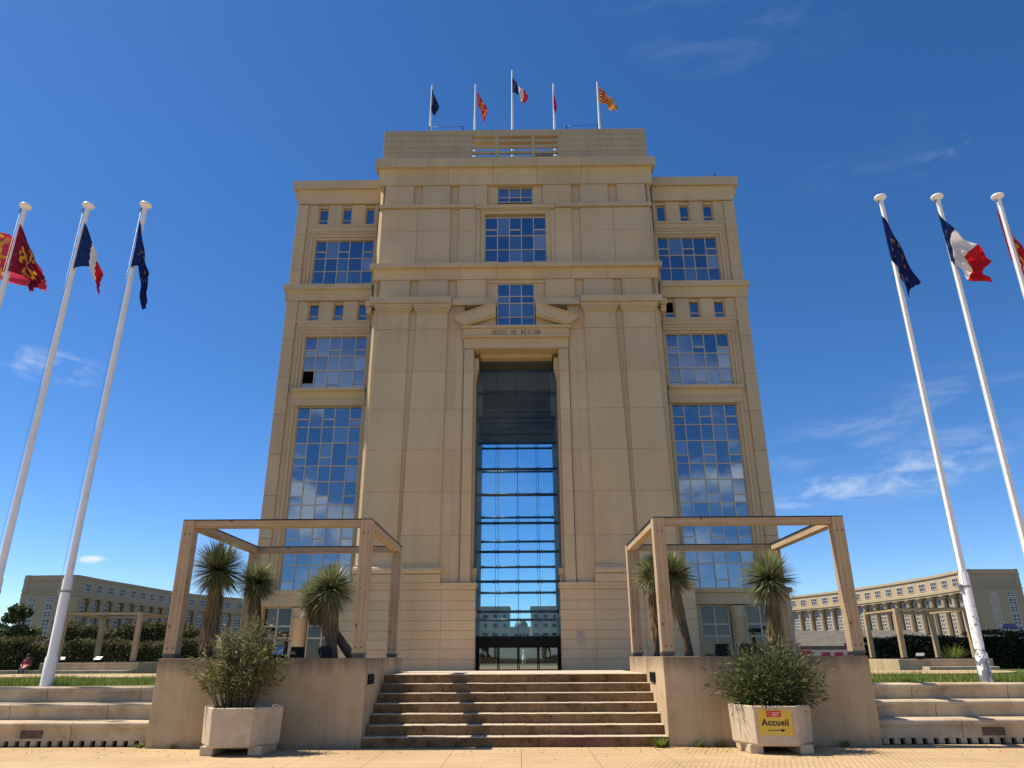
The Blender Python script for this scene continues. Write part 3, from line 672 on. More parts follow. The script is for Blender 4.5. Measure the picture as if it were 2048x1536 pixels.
# --- crown: a parapet screen with real slots
cz = [45.15, 46.15, 46.75, 47.45, 48.13, 48.72]
b = BM()
for z0, z1 in zip(cz, cz[1:]):
    for x0, x1 in ((4.06, 8.6), (8.6, 12.45)): b.mb(x0 if x0 > 5 else x0, x1-.006, -.30, .25, z0+.015, z1-.015)
b.mb(4.08, 12.4, -.26, .3, 45.1, 48.70)
b.b(-4.06, 4.06, -.30, .3, 45.1, 45.62); b.b(-4.06, 4.06, -.30, .3, 48.0, 48.72)
for z0, z1 in ((45.98, 46.28), (46.64, 46.95), (47.34, 47.66)): b.b(-4.06, 4.06, -.28, -.07, z0, z1)
for x0, x1 in ((-1.9, -1.56), (1.56, 1.9)): b.b(x0, x1, -.295, -.1, 45.6, 48.02)
b.mb(12.1, 12.42, .3, 9.8, 45.0, 48.7)
b.b(-12.4, 12.4, 9.5, 9.8, 45.0, 45.6); b.b(-4.06, 4.06, .31, 1.1, 47.85, 48.0)
b.build('parapet', M['crown'], B, bevel=.015)
# --- wings
att = [(13.07, 13.97), (15.22, 16.15), (17.4, 18.34)]
yw = .95   # wing front
WK, WY = 1.0215, 1.25
for s in (-1, 1):
    def e(x0, x1): return (min(s*x0, s*x1), max(s*x0, s*x1))
    wg = BM()
    zj = [.6, 3.4, 6.9, 10.36, 13.75, 17.18, 20.62, 23.93, 27.4, 31.1, 34.3, 38.0, 41.2]
    for z0, z1 in zip(zj, zj[1:]): wg.b(*e(19.30, 20.3), yw-.22, 1.7, z0+.012, z1-.012)
    for z0, z1 in zip(zj[2:], zj[3:]): wg.b(*e(18.95, 19.29), yw-.02, 1.7, z0, z1-.01)
    wg.b(*e(20.0, 20.26), 1.7, 8.6, .6, 43.3)
    wing = wg.build('wing_wall', fac, B, bevel=.02)
    q = BM()
    # surrounds (stepped reveals) of the three window bays
    for z0, z1 in ((32.66, 37.61), (22.87, 27.87), (6.47, 21.40)):
        top = {37.61: 38.85, 27.87: 29.0, 21.40: 21.5}[z1]
        q.b(*e(18.42, 18.68), yw+.2, 1.7, z0, z1+.25); q.b(*e(18.68, 18.95), yw+.06, 1.7, z0, z1+.5)
        q.b(*e(12.75, 13.0), yw+.2, 1.7, z0, z1+.25)
        if z1 < 21.5: continue
        q.b(*e(13.0, 18.42), yw+.2, 1.7, z1, z1+.25); q.b(*e(12.75, 18.68), yw+.06, 1.7, z1+.25, z1+.5); q.b(*e(12.75, 18.95), yw-.02, 1.7, z1+.5, z1+.75); q.b(*e(12.75, 19.2), yw-.1, 1.7, z1+.75, top); q.b(*e(12.75, 19.3), yw-.16, 1.7, top, top+.25)
    # attic strips between small windows
    for z0, z1 in ((39.1, 41.25), (29.25, 31.15)):
        q.b(*e(18.36, 19.3), yw-.05, 1.7, z0, z1); q.b(*e(16.17, 17.38), yw-.05, 1.7, z0, z1); q.b(*e(13.99, 15.2), yw-.05, 1.7, z0, z1); q.b(*e(12.75, 13.05), yw-.05, 1.7, z0, z1)
        q.b(*e(12.75, 19.3), yw+.1, 1.7, z1-.25, z1)
        for a0, a1 in att:
            for xx in (a0-.02, a1-.08): q.b(*e(xx, xx+.1), yw+.1, 1.7, z0, z1-.25)
    q.b(*e(12.75, 18.95), yw-.02, 1.7, 21.42, 22.05)
    q.build('window_surround', fac, wing, bevel=.012)
    k = BM()
    pr = cove(22.05, 22.6, yw-.05, yw-.42)+[(yw-.48, 22.6), (yw-.48, 22.86), (1.7, 22.86), (1.7, 22.05)]
    k.px(pr, *e(12.75, 18.98)); recalc(k.build('sill_cornice', fac, wing)); k = BM()
    pr = cove(31.2, 32.1, yw-.24, yw-.5)+[(yw-.62, 32.12), (yw-.62, 32.62), (1.7, 32.62), (1.7, 31.2)]
    k.px(pr, *e(12.75, 20.35)); k.b(*e(20.36, 20.6), yw-.62, 8.6, 32.12, 32.62); k.b(*e(20.36, 20.45), yw-.3, 8.6, 31.2, 32.1); recalc(k.build('string_course', fac, wing)); k = BM()
    pr = cove(41.3, 42.6, yw-.24, yw-.6)+[(1.7, 42.6), (1.7, 41.3)]
    k.px(pr, *e(12.75, 20.35)); k.b(*e(12.75, 20.75), yw-.78, 8.6, 42.62, 43.5); k.b(*e(20.36, 20.55), yw-.35, 8.6, 41.9, 42.6)
    recalc(k.build('cornice', fac, wing))
    # ground storey: entablature, corner pier, round columns
    k = BM()
    k.b(*e(12.6, 20.5), yw-.35, 1.7, 5.25, 6.1); k.b(*e(12.6, 20.7), yw-.5, 1.7, 6.1, 6.45)
    k.b(*e(13.25, 13.75), yw-.1, 1.7, .6, 5.25); k.b(*e(13.3, 19.5), yw-.05, 1.7, .6, 1.5)
    k.b(*e(19.55, 20.45), yw-.45, 1.7, .6, 3.9); k.b(*e(19.45, 20.55), yw-.55, 1.7, 3.9, 4.2); k.b(*e(19.55, 20.5), yw-.5, 1.7, 4.2, 5.25)
    k.build('ground_storey_wall', fac, wing, bevel=.03)
    k = BM(); k.lathe([(.56, .6), (.54, 4.35), (.6, 4.4), (.6, 4.5), (.55, 4.52), (.56, 4.85), (.66, 5.0), (.66, 5.24)], bx+s*16.58*WK, YF+yw+.25+WY, 24)
    k.build('column', fac, wing)
# --- windows
def window(name, s, cols, rows, y, parent, splitcols=(0, 2, 4), open_panes=(), mat='pane', fr=.042, seed=0):
    """cols: x edges from outside inwards; rows: (z0,z1,split z or None) from the bottom"""
    rs = random.Random(seed); f = BM(); p = BM()
    rows = [(hz(a), hz(b_), hz(c_) if c_ else None) for a, b_, c_ in rows]; xs = sorted(bx+s*c_*WK for c_ in cols); n = len(xs)-1
    order = list(range(n)) if s < 0 or len(cols) < 4 else list(range(n-1, -1, -1))
    z0, z1 = rows[0][0], rows[-1][1]; Y = YF+y+WY
    for x in xs: f.box(x-fr, x+fr, Y-.07, Y+.05, z0, z1)
    for zz in sorted({r[0] for r in rows} | {r[1] for r in rows}):
        for a, d in zip(xs, xs[1:]): f.box(a+fr, d-fr, Y-.065, Y+.05, zz-fr, zz+fr)
    for ri, (a0, a1, sp) in enumerate(rows):
        for i in range(n):
            idx = i if s < 0 else i
            parts = [(a0, a1)]
            if sp and i in splitcols:
                parts = [(a0, sp), (sp, a1)]; f.box(xs[i]+fr, xs[i+1]-fr, Y-.063, Y+.05, sp-fr*1.3, sp+fr*1.3)
            for j, (q0, q1) in enumerate(parts):
                ta, tb = rs.uniform(-.010, .010), rs.uniform(-.010, .010); t = [0, ta, ta+tb, tb]
                mi = 1 if (ri, i, j) in open_panes else 0
                p.quad((xs[i], Y+t[0], q0), (xs[i+1], Y+t[1], q0), (xs[i+1], Y+t[2], q1), (xs[i], Y+t[3], q1), mi)
    w = f.build(name, M['frame'], parent); p.build('pane', [M[mat], M['pane_dark']], w); return w
cols5 = [18.40, 17.38, 16.27, 15.26, 14.01, 13.03]
rowsU = [(32.66, 34.42, 33.16), (34.42, 35.76, None), (35.76, 37.61, 36.45)]
rowsM = [(22.87, 24.72, 23.48), (24.72, 26.07, None), (26.07, 27.87, 26.64)]
rowsT = [(6.47, 8.36, 7.13), (8.36, 9.77, None), (9.77, 11.65, 10.41), (11.65, 13.11, None), (13.11, 14.99, 13.80), (14.99, 16.30, None), (16.30, 18.24, 17.02), (18.24, 19.62, None), (19.62, 21.40, 20.32)]
for s in (-1, 1):
    sc_ = (0, 2, 4)
    window('window', s, cols5, rowsU, yw+.45, B, sc_, seed=3+s)
    window('window', s, cols5, rowsM, yw+.45, B, sc_, {(0, 0, 1)} if s < 0 else (), seed=13+s)
    window('window', s, cols5, rowsT, yw+.45, B, sc_, seed=33+s)
    for k, (a, d) in enumerate(att):
        window('window', s, [a+.1, d-.06], [(39.15, 40.9, 39.75)], yw+.35, B, (0,) if not (k == 0) else (), seed=k*7+s)
        window('window', s, [a+.1, d-.06], [(29.3, 30.95, 29.85)], yw+.35, B, (0,), {(0, 0, 1)} if (s > 0 and k == 0) else (), seed=k*5+s+90)
    window('window', s, [13.8, 14.85, 15.92], [(1.55, 3.0, None), (3.0, 3.85, None), (3.85, 5.2, None)], yw+.4, B, (), mat='pane_low', fr=.06, seed=200+s)
    window('window', s, [17.22, 18.3, 19.4], [(1.55, 3.0, None), (3.0, 3.85, None), (3.85, 5.2, None)], yw+.4, B, (), mat='pane_low', fr=.06, seed=220+s)
WK, WY = 1.0, 0.0
c5 = [-2.75, -1.62, -.55, .55, 1.65, 2.78]
window('window', 1, c5, [(34.10, 35.92, 34.69), (35.92, 37.38, None), (37.38, 39.3, 38.01)], .42, B, (0, 2, 4), seed=50)
c3 = [-1.6, -.55, .5, 1.6]
window('window', 1, c3, [(28.06, 29.11, None), (29.11, 30.46, None), (30.46, 31.14, None), (31.14, 32.35, None)], .3, B, (), seed=51)
window('window', 1, c3, [(40.95, 41.46, None), (41.46, 42.5, None)], .38, B, (), seed=52)
for sg in mir((1.62, 2.58, .25, .62, 40.52, 42.6), (1.62, 2.58, .25, .62, 30.74, 32.7))+[(-2.6, 2.6, .1, .62, 32.4, 32.69)]: course('window_reveal', [sg])
# --- gate passage
b = BM(); b.mb(3.30, 3.62, 2.6, 9.9, .6, 25.9); b.b(-3.62, 3.62, 2.11, 9.9, 25.9, 26.2); b.b(-3.3, 3.3, 5.0, 5.4, 24.2, 25.9); b.b(-3.62, 3.62, 9.5, 9.95, 20.55, 25.9)
for z in (21.3, 22.4, 23.5): b.b(-3.30, 3.30, 8.9, 9.5, z, z+.25)
b.mb(2.95, 3.30, 2.9, 3.4, 21, 24.9)
b.build('passage_lining', M['interior'], B)
fz = [3.03, 4.89, 7.15, 9.45, 11.73, 14.02, 16.2, 18.42, 20.64, 22.88, 24.97]; rz = [4.63, 6.90, 9.11, 11.35, 13.53, 15.67, 17.81, 20.06]
def curtain(name, y, zs, ztop, zbot, hw):
    f = BM(); p = BM(); Y = YF+y; xs = [-hw, -1.75, 0.02, 1.75, hw]
    for z in zs:
        f.tube([(bx-hw, Y+.14, z), (bx+hw, Y+.14, z)], .105, 8)
        for x in xs:
            for dx in (-.13, .13):
                if abs(x+dx) < hw: f.box(bx+x+dx-.03, bx+x+dx+.03, Y-.05, Y+.08, z-.17, z+.17)
    for x in xs[1:-1]: f.box(bx+x-.015, bx+x+.015, Y-.01, Y+.02, zbot, ztop)
    cw = f.build(name, M['dark_metal'], B)
    zz = [zbot]+[z for z in zs if zbot+.3 < z < ztop-.3]+[ztop]
    for z0, z1 in zip(zz, zz[1:]):
        for a, d in zip(xs, xs[1:]):
            t = [random.uniform(-.004, .004) for _ in range(4)]
            p.quad((bx+a, Y+t[0], z0), (bx+d, Y+t[1], z0), (bx+d, Y+t[2], z1), (bx+a, Y+t[3], z1))
    p.build('pane', M['curtain'], cw); return cw
curtain('glass_curtain_wall', 2.3, fz, 25.0, 3.0, 3.30)
curtain('glass_curtain_wall', 9.75, rz, 20.55, .7, 3.30)
b = BM(); b.b(-3.30, 3.30, 2.15, 2.75, 2.36, 3.05); b.mb(3.02, 3.30, 2.2, 2.6, .6, 2.36); b.build('door_canopy', M['black'], B)
for x0, x1 in ((-3.02, -1.53), (-1.49, -.02), (.02, 1.49), (1.53, 3.02)):
    f = BM(); f.b(x0, x0+.07, 2.25, 2.35, .62, 2.36); f.b(x1-.07, x1, 2.25, 2.35, .62, 2.36); f.b(x0+.07, x1-.07, 2.25, 2.35, 2.26, 2.36); f.b(x0+.07, x1-.07, 2.25, 2.35, .62, .74)
    d = f.build('door', M['black'], B); p = BM(); p.quad((bx+x0+.07, YF+2.3, .74), (bx+x1-.07, YF+2.3, .74), (bx+x1-.07, YF+2.3, 2.26), (bx+x0+.07, YF+2.3, 2.26)); p.build('pane', M['door_glass'], d)
# wall sign by the door
b = BM(); b.b(4.28, 4.84, -.335, -.31, 2.42, 3.36); sg = b.build('wall_sign', plain('clear_sign_panel', (.42, .33, .25), .3), B)
b = BM(); b.b(4.50, 4.62, -.345, -.336, 3.2, 3.3); b.build('emblem', plain('red_emblem', (.45, .03, .03), .5), sg)
b = BM()
for i in range(7): b.b(4.36+.03*(i % 2), 4.76-.05*(i % 3), -.344, -.336, 3.02-.07*i, 3.05-.07*i)
b.b(4.27, 4.85, -.342, -.335, 3.34, 3.365); b.b(4.27, 4.85, -.342, -.335, 3.12, 3.135); b.build('lettering', plain('grey_print', (.30, .27, .30), .6), sg)
b = BM()
for x0, x1 in ((-3.6, -2.0), (-1.2, 1.0), (1.7, 3.7)): b.b(x0, x1, 1.4, 2.4, 45.0, 46.95+.1*x0)
b.build('roof_plant', M['interior'], B)
# roof rails and antenna
for x0, x1 in ((-8.2, -5.0), (5.0, 8.0)):
    b = BM()
    for x in (x0, x1): b.b(x-.04, x+.04, .0, .08, 48.6, 49.5)
    b.tube([(bx+x0, YF+.04, 49.42), (bx+x1, YF+.04, 49.42)], .02, 5); b.build('roof_rail', M['dark_metal'], B)
b = BM(); b.tube([(19.1, YF+2, 43.4), (19.1, YF+2, 45.2)], .05, 6)
for i in range(4): b.tube([(18.75+.05*i, YF+2, 44.2+.25*i), (19.45-.05*i, YF+2, 44.2+.25*i)], .025, 5)
tag(b.build('roof_antenna', M['dark_metal'], None, fix=(19.1, YF+2, 43.4)), 'small dark aerial standing on the roof of the right wing', 'antenna')

# ------------------------------------------------------------------ flags
def occ(u, v):
    """twelve-pointed key cross, gold on crimson"""
    x, y = (u-.5)*1.5, v-.5
    k = .36
    for ax, ay in ((x, y), (y, x)):
        ax2 = abs(ax)/k; w = abs(ay)/k
        if ax2 < 1.0:
            half = .10 if ax2 < .5 else .10+.62*max(0, ax2-.5)
            inner = -1 if ax2 < .5 else max(-1, .62*(ax2-.5)-.12)
            if w < half and w > inner: return 1
        for bx_, by_ in ((1.12, 0), (.95, .42)):
            if (ax2-bx_)**2+(w-by_)**2 < .018: return 1
    return 0
def eu(u, v):
    x, y = (u-.5)*1.5, v-.5
    for i in range(12):
        a = i*math.pi/6
        if (x-.33*math.cos(a))**2+(y-.33*math.sin(a))**2 < .0010: return 1
    return 0
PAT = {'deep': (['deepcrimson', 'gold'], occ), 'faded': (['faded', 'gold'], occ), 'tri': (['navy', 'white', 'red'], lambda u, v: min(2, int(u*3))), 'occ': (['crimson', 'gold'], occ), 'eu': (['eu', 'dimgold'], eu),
       'cat': (['ochre', 'brick'], lambda u, v: int(v*9) % 2), 'red': (['crimson', 'gold'], lambda u, v: 0)}
def cr(p, t):
    """Catmull-Rom through the control points"""
    n = len(p)-1; f = min(t*n, n-1e-6); i = int(f); f -= i
    a, b_, c_, d = p[max(i-1, 0)], p[i], p[i+1], p[min(i+2, n)]
    return .5*((2*b_)+(c_-a)*f+(2*a-5*b_+4*c_-d)*f*f+(3*b_-a-3*c_+d)*f**3)
def flag(kind, rows, crop, Y, label, group, ripple=.08, nu=54, nv=36, ph=0, waves=2.5):
    ox, oy, sc_ = crop
    G = [[at(ox+x/sc_, oy+y/sc_, Y) for x, y in r] for r in rows]
    m = MB(); cols, fn = PAT[kind]; vs = []
    for j in range(nv+1):
        for i in range(nu+1):
            u, v = i/nu, j/nv
            p = cr([cr(r, u) for r in G], v)
            dpt = ripple*u**.6*(math.sin(2*math.pi*(waves*u+.55*v)+ph)+.5*math.sin(2*math.pi*(4.3*v+1.1*u)+ph*2))
            vs.append((p.x+.15*dpt, p.y+dpt+.05, p.z+.02*math.sin(9*u+ph)*u))
    for j in range(nv):
        for i in range(nu):
            k = j*(nu+1)+i
            m.f.append((k, k+1, k+nu+2, k+nu+1)); m.m.append(fn((i+.5)/nu, (j+.5)/nv)); m.sm.append(True)
    m.v = vs; o = m.build('flag', [CL[c_] for c_ in cols], None, fix=tuple(G[0][0])); return tag(o, label, 'flag', group)
LC = (0, 380, 1890/320); RC = (1728, 360, 1890/320); TC = (840, 130, 2048/420)
YP = 17.3
def flagpole(x, label, peel=False, z0=1.0, top=13.62):
    t = thing('flagpole', label, 'flagpole', (x, YP, z0), 'white flagpoles on the lawns')
    m = MB(); m.lathe([(.13, z0-.1), (.13, z0+.62), (.105, z0+.68), (.105, z0+2.35), (.085, z0+2.42), (.06, top)], x, YP, 18)
    p = m.build('pole', M['peel'] if peel else M['white_paint'], t)
    m = MB(); m.lathe([(.03, top-.02), (.07, top+.0), (.15, top+.06), (.165, top+.09), (.15, top+.13), (.08, top+.16), (.01, top+.17)], x, YP, 20); m.build('finial', M['white_paint'], t)
    m = MB(); m.lathe([(.112, z0+2.05), (.112, z0+2.1)], x, YP, 16); m.box(x-.16, x-.1, YP-.05, YP+.03, z0+2.0, z0+2.12); m.build('collar', M['steel'], t)
    m = MB(); m.box(x-.12, x-.08, YP-.05, YP-.02, top-.12, top-.02); m.tube([(x-.09, YP-.04, top-.1), (x-.10, YP-.05, top-5), (x-.13, YP-.06, z0+2.1)], .004, 4); m.build('halyard', M['steel'], t)
    return t
for k, (x, lab) in enumerate(((-10.6, 'white flagpole nearest the left planter wall, carrying a folded dark blue flag'), (-12.25, 'white flagpole with a tricolour flag, second out from the left planter wall'),
                              (-14.05, 'white flagpole with a dark crimson flag near the left edge'), (-15.9, 'white flagpole just past the left edge, carrying a flying crimson flag'))):
    flagpole(x, lab)
flagpole(10.28, 'white flagpole with peeling paint at its foot, nearest the right planter wall', True)
flagpole(11.88, 'white flagpole with a flying tricolour, second out from the right planter wall')
flagpole(13.58, 'white flagpole with a crimson and gold flag at the right edge')
GL = 'flags on the lawn flagpoles'
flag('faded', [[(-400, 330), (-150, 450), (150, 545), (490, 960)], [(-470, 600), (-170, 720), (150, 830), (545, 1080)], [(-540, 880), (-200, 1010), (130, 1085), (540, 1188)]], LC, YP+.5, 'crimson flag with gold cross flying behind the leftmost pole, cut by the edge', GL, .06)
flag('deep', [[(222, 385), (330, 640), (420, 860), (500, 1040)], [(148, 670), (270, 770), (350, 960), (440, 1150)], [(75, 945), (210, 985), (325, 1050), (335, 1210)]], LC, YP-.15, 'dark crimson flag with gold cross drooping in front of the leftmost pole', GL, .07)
flag('tri', [[(990, 365), (1085, 620), (1150, 820), (1195, 1010)], [(920, 640), (1050, 720), (1115, 920), (1180, 1130)], [(850, 915), (1030, 895), (1105, 1070), (1165, 1262)]], LC, YP-.15, 'drooping tricolour flag on the left, mostly blue and white, between crimson and navy flags', GL, .05)
flag('eu', [[(1640, 345), (1685, 620), (1712, 860), (1745, 1020)], [(1590, 620), (1640, 780), (1682, 1000), (1728, 1340)], [(1530, 905), (1628, 893), (1640, 1130), (1660, 1390)]], LC, YP-.15, 'folded dark blue starred flag hanging from the pole nearest the left wall', GL, .05, ph=1)
flag('eu', [[(215, 400), (330, 560), (500, 890), (668, 1215)], [(270, 670), (370, 820), (480, 1050), (560, 1268)], [(335, 940), (410, 1010), (450, 1170), (555, 1360)]], RC, YP-.15, 'dark blue starred flag wrapped on the pole nearest the right wall', GL, .06, ph=2)
flag('tri', [[(880, 360), (1085, 575), (1330, 770), (1530, 930)], [(935, 560), (1035, 660), (1190, 910), (1475, 1010)], [(1000, 800), (1080, 870), (1290, 1040), (1400, 1090)], [(1040, 950), (1100, 1000), (1255, 1150), (1570, 1222)]], RC, YP-.24, 'tricolour flag flying open on the right, blue white and red', GL, .10)
flag('occ', [[(1570, 330), (1700, 490), (1850, 760), (2000, 1000)], [(1660, 620), (1780, 780), (1900, 1000), (2050, 1200)], [(1750, 930), (1830, 1020), (1880, 1120), (2080, 1350)]], RC, YP+.15, 'crimson and gold flag half out of view at the right edge', GL, .07)
YR = 60.0
for x, top, lab in ((-8.9, 58.1, 'thin white roof pole with a crumpled navy flag, leftmost on the roof'), (-4.3, 58.1, 'thin white roof pole with a pinkish red flag, left of the tallest'), (-.42, 60.0, 'tallest white roof pole, at the middle, with a tricolour'),
                    (3.92, 58.1, 'thin white roof pole with a narrow red flag, right of the tallest'), (8.56, 58.25, 'thin white roof pole with a striped red and gold flag')):
    t = thing('flagpole', lab, 'flagpole', (x, YR, 45), 'white flagpoles on the roof')
    m = MB(); m.lathe([(.15, 45), (.14, 50), (.07, top)], x, YR, 10); m.build('pole', M['white_paint'], t)
    m = MB(); m.lathe([(.04, top), (.1, top+.08), (.04, top+.2)], x, YR, 8); m.build('finial', M['white_paint'], t)
GR = 'flags on the roof poles'
flag('eu', [[(118, 230), (140, 290), (160, 340), (188, 400)], [(116, 330), (135, 380), (155, 410), (180, 440)], [(110, 420), (120, 472), (135, 480), (150, 462)]], TC, YR-.2, 'crumpled navy flag on the leftmost roof pole', GR, .25, 30, 20)
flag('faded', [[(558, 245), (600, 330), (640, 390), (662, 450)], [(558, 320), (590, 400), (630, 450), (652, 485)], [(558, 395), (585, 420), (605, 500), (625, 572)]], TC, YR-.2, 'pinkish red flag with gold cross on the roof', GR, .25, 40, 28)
flag('tri', [[(903, 110), (950, 180), (1010, 245), (1050, 280)], [(903, 190), (960, 240), (1015, 300), (1060, 320)], [(903, 262), (965, 290), (985, 340), (1020, 375)]], TC, YR-.2, 'tricolour flag high on the middle roof pole', GR, .3, 36, 20)
flag('red', [[(1300, 225), (1310, 290), (1325, 350), (1336, 405)], [(1299, 320), (1309, 360), (1321, 400), (1332, 430)], [(1301, 410), (1306, 430), (1313, 450), (1320, 466)]], TC, YR-.2, 'narrow red flag seen edge on, on a roof pole', GR, .1, 24, 16)
flag('cat', [[(1740, 205), (1800, 260), (1870, 330), (1920, 400)], [(1742, 280), (1800, 320), (1860, 380), (1926, 430)], [(1745, 362), (1790, 370), (1850, 420), (1915, 448)]], TC, YR-.2, 'striped red and gold flag on the rightmost roof pole', GR, .3, 36, 27)

# ------------------------------------------------------------------ yuccas
def yucca(head, r, foot, skirt_z, label, n=520, seed=0, trunk_r=.085, axis=(0, 0, 1)):
    n = int(n*2.3); r *= 1.12; rs = random.Random(seed); head = Vector(head); foot = Vector(foot); ax = Vector(axis).normalized()
    t = thing('yucca', label, 'yucca', tuple(foot), 'yuccas under the pergolas')
    mid = foot.lerp(head, .5)+Vector((rs.uniform(-.06, .06), rs.uniform(-.05, .05), 0))
    pts = [foot.lerp(mid, k/4) for k in range(4)]+[mid.lerp(head, k/4) for k in range(5)]
    m = MB(); m.tube(pts, [trunk_r*(1.25-.35*k/8+.06*math.sin(k*3)) for k in range(9)], 10); m.build('trunk', M['bark'], t)
    def blade(m, c, d, ln, w, droop, seg=3):
        side = d.cross(Vector((0, 0, 1)))
        if side.length < .05: side = Vector((1, 0, 0))
        side = side.normalized(); side = (side+Vector((rs.uniform(-.4, .4),)*3)).normalized()
        vs = []; p = c.copy(); dd = d.copy()
        for k in range(seg+1):
            ww = w*(1 if k < seg else .12)*(1-.25*k/seg)
            vs += [p-side*ww, p+side*ww]; dd = (dd+Vector((0, 0, -droop))).normalized(); p = p+dd*(ln/seg)
        m.add(vs, [(2*k, 2*k+1, 2*k+3, 2*k+2) for k in range(seg)], 0, False)
    m = MB()
    for i in range(n):
        z = rs.uniform(-.92, 1.0); a = rs.uniform(0, 2*math.pi); q = math.sqrt(1-z*z)
        d = Vector((q*math.cos(a), q*math.sin(a), z*.95)); d = (d+ax*.12).normalized()
        ln = r*rs.uniform(.82, 1.12)*(1.0 if z > -.3 else 1.05)
        blade(m, head+d*.05*r, d, ln, .0105*rs.uniform(.75, 1.3), rs.uniform(.01, .07) if z > 0 else rs.uniform(.0, .07))
    m.build('crown', M['yucca'], t)
    m = MB(); lo = skirt_z
    for i in range(int(n*.9)):
        f = rs.random()**.8; p0 = head.lerp(foot, f*(head.z-lo-.3)/(head.z-foot.z))+Vector((0, 0, -.06)); a = rs.uniform(0, 2*math.pi)
        fl = rs.uniform(.08, .38); d = Vector((math.cos(a)*fl, math.sin(a)*fl, -1)).normalized()
        blade(m, p0+Vector((math.cos(a), math.sin(a), 0))*trunk_r*.8, d, rs.uniform(.25, .48)*max(.7, r/.5), .009*rs.uniform(.7, 1.3), .12)
    m.build('dead_leaf_skirt', M['skirt'], t)
    return t
yucca((-6.80, 16.6, 3.46), .62, (-6.80, 16.6, 1.5), 1.98, 'tallest yucca with a long brown skirt at the left pergola post', 560, 1, .10)
yucca((-6.22, 17.5, 3.28), .46, (-6.10, 17.5, 1.5), 2.35, 'slim yucca right of the tallest one under the left pergola', 460, 2, .08)
yucca((-4.36, 17.2, 3.10), .54, (-4.22, 17.2, 1.5), 2.25, 'full headed yucca beside the right post of the left pergola', 560, 3, .115)
yucca((-4.86, 17.7, 2.92), .46, (-3.82, 17.6, 1.55), 2.45, 'leaning yucca partly behind the full headed one under the left pergola', 420, 4, .09)
yucca((3.60, 17.6, 3.42), .50, (3.86, 17.6, 1.5), 2.55, 'yucca with a pale bare trunk right of the inner post of the right pergola', 520, 5, .09)
yucca((3.24, 18.2, 3.45), .48, (3.2, 18.2, 1.5), 2.1, 'yucca with a long ragged skirt half behind the inner post of the right pergola', 440, 6, .07)
yucca((5.80, 17.4, 3.27), .62, (5.80, 17.4, 1.5), 2.12, 'round headed yucca standing alone in the right half of the right pergola', 560, 7, .09)

# ------------------------------------------------------------------ planters and shrubs
def planter(cx, cy, rot, label):
    t = thing('planter', label, 'planter', (cx, cy, 0), 'concrete hexagonal planters')
    def hexa(r, k=1): return [(cx+r*math.cos(R(60*i)+rot), cy+r*math.sin(R(60*i)+rot)) for i in range(6)]
    m = MB(); rr = [(.66, .13), (.70, .17), (.725, .76), (.715, .775)]
    rings = [[(x, y, z) for x, y in hexa(r)] for r, z in rr]+[[(x, y, z) for x, y in hexa(r)] for r, z in ((.64, .775), (.62, .68))]
    vs = [p for q in rings for p in q]
    m.add(vs, [(6*j+i, 6*j+(i+1) % 6, 6*j+6+(i+1) % 6, 6*j+6+i) for j in range(5) for i in range(6)]+[tuple(range(5, -1, -1))]); m.build('pot', M['planter'], t, bevel=.008)
    m = MB(); m.add([(x, y, .69) for x, y in hexa(.63)], [tuple(range(6))]); m.build('soil', M['soil'], t)
    for sx in (-1, 1):
        m = MB(); a = rot; ux, uy = math.cos(a), math.sin(a)
        for f in (.42,):
            x, y = cx+sx*f*ux, cy+sx*f*uy
            m.box(x-.12, x+.12, y-.45, y+.45, 0, .15)
        m.build('foot', M['planter'], t, bevel=.015)
    return t
planter(-5.12, 14.52, R(2), 'pale hexagonal concrete planter in front of the left wall, holding a sparse shrub')
PR = planter(4.55, 14.52, R(-9), 'pale hexagonal concrete planter in front of the right wall, bearing the yellow Accueil sign')
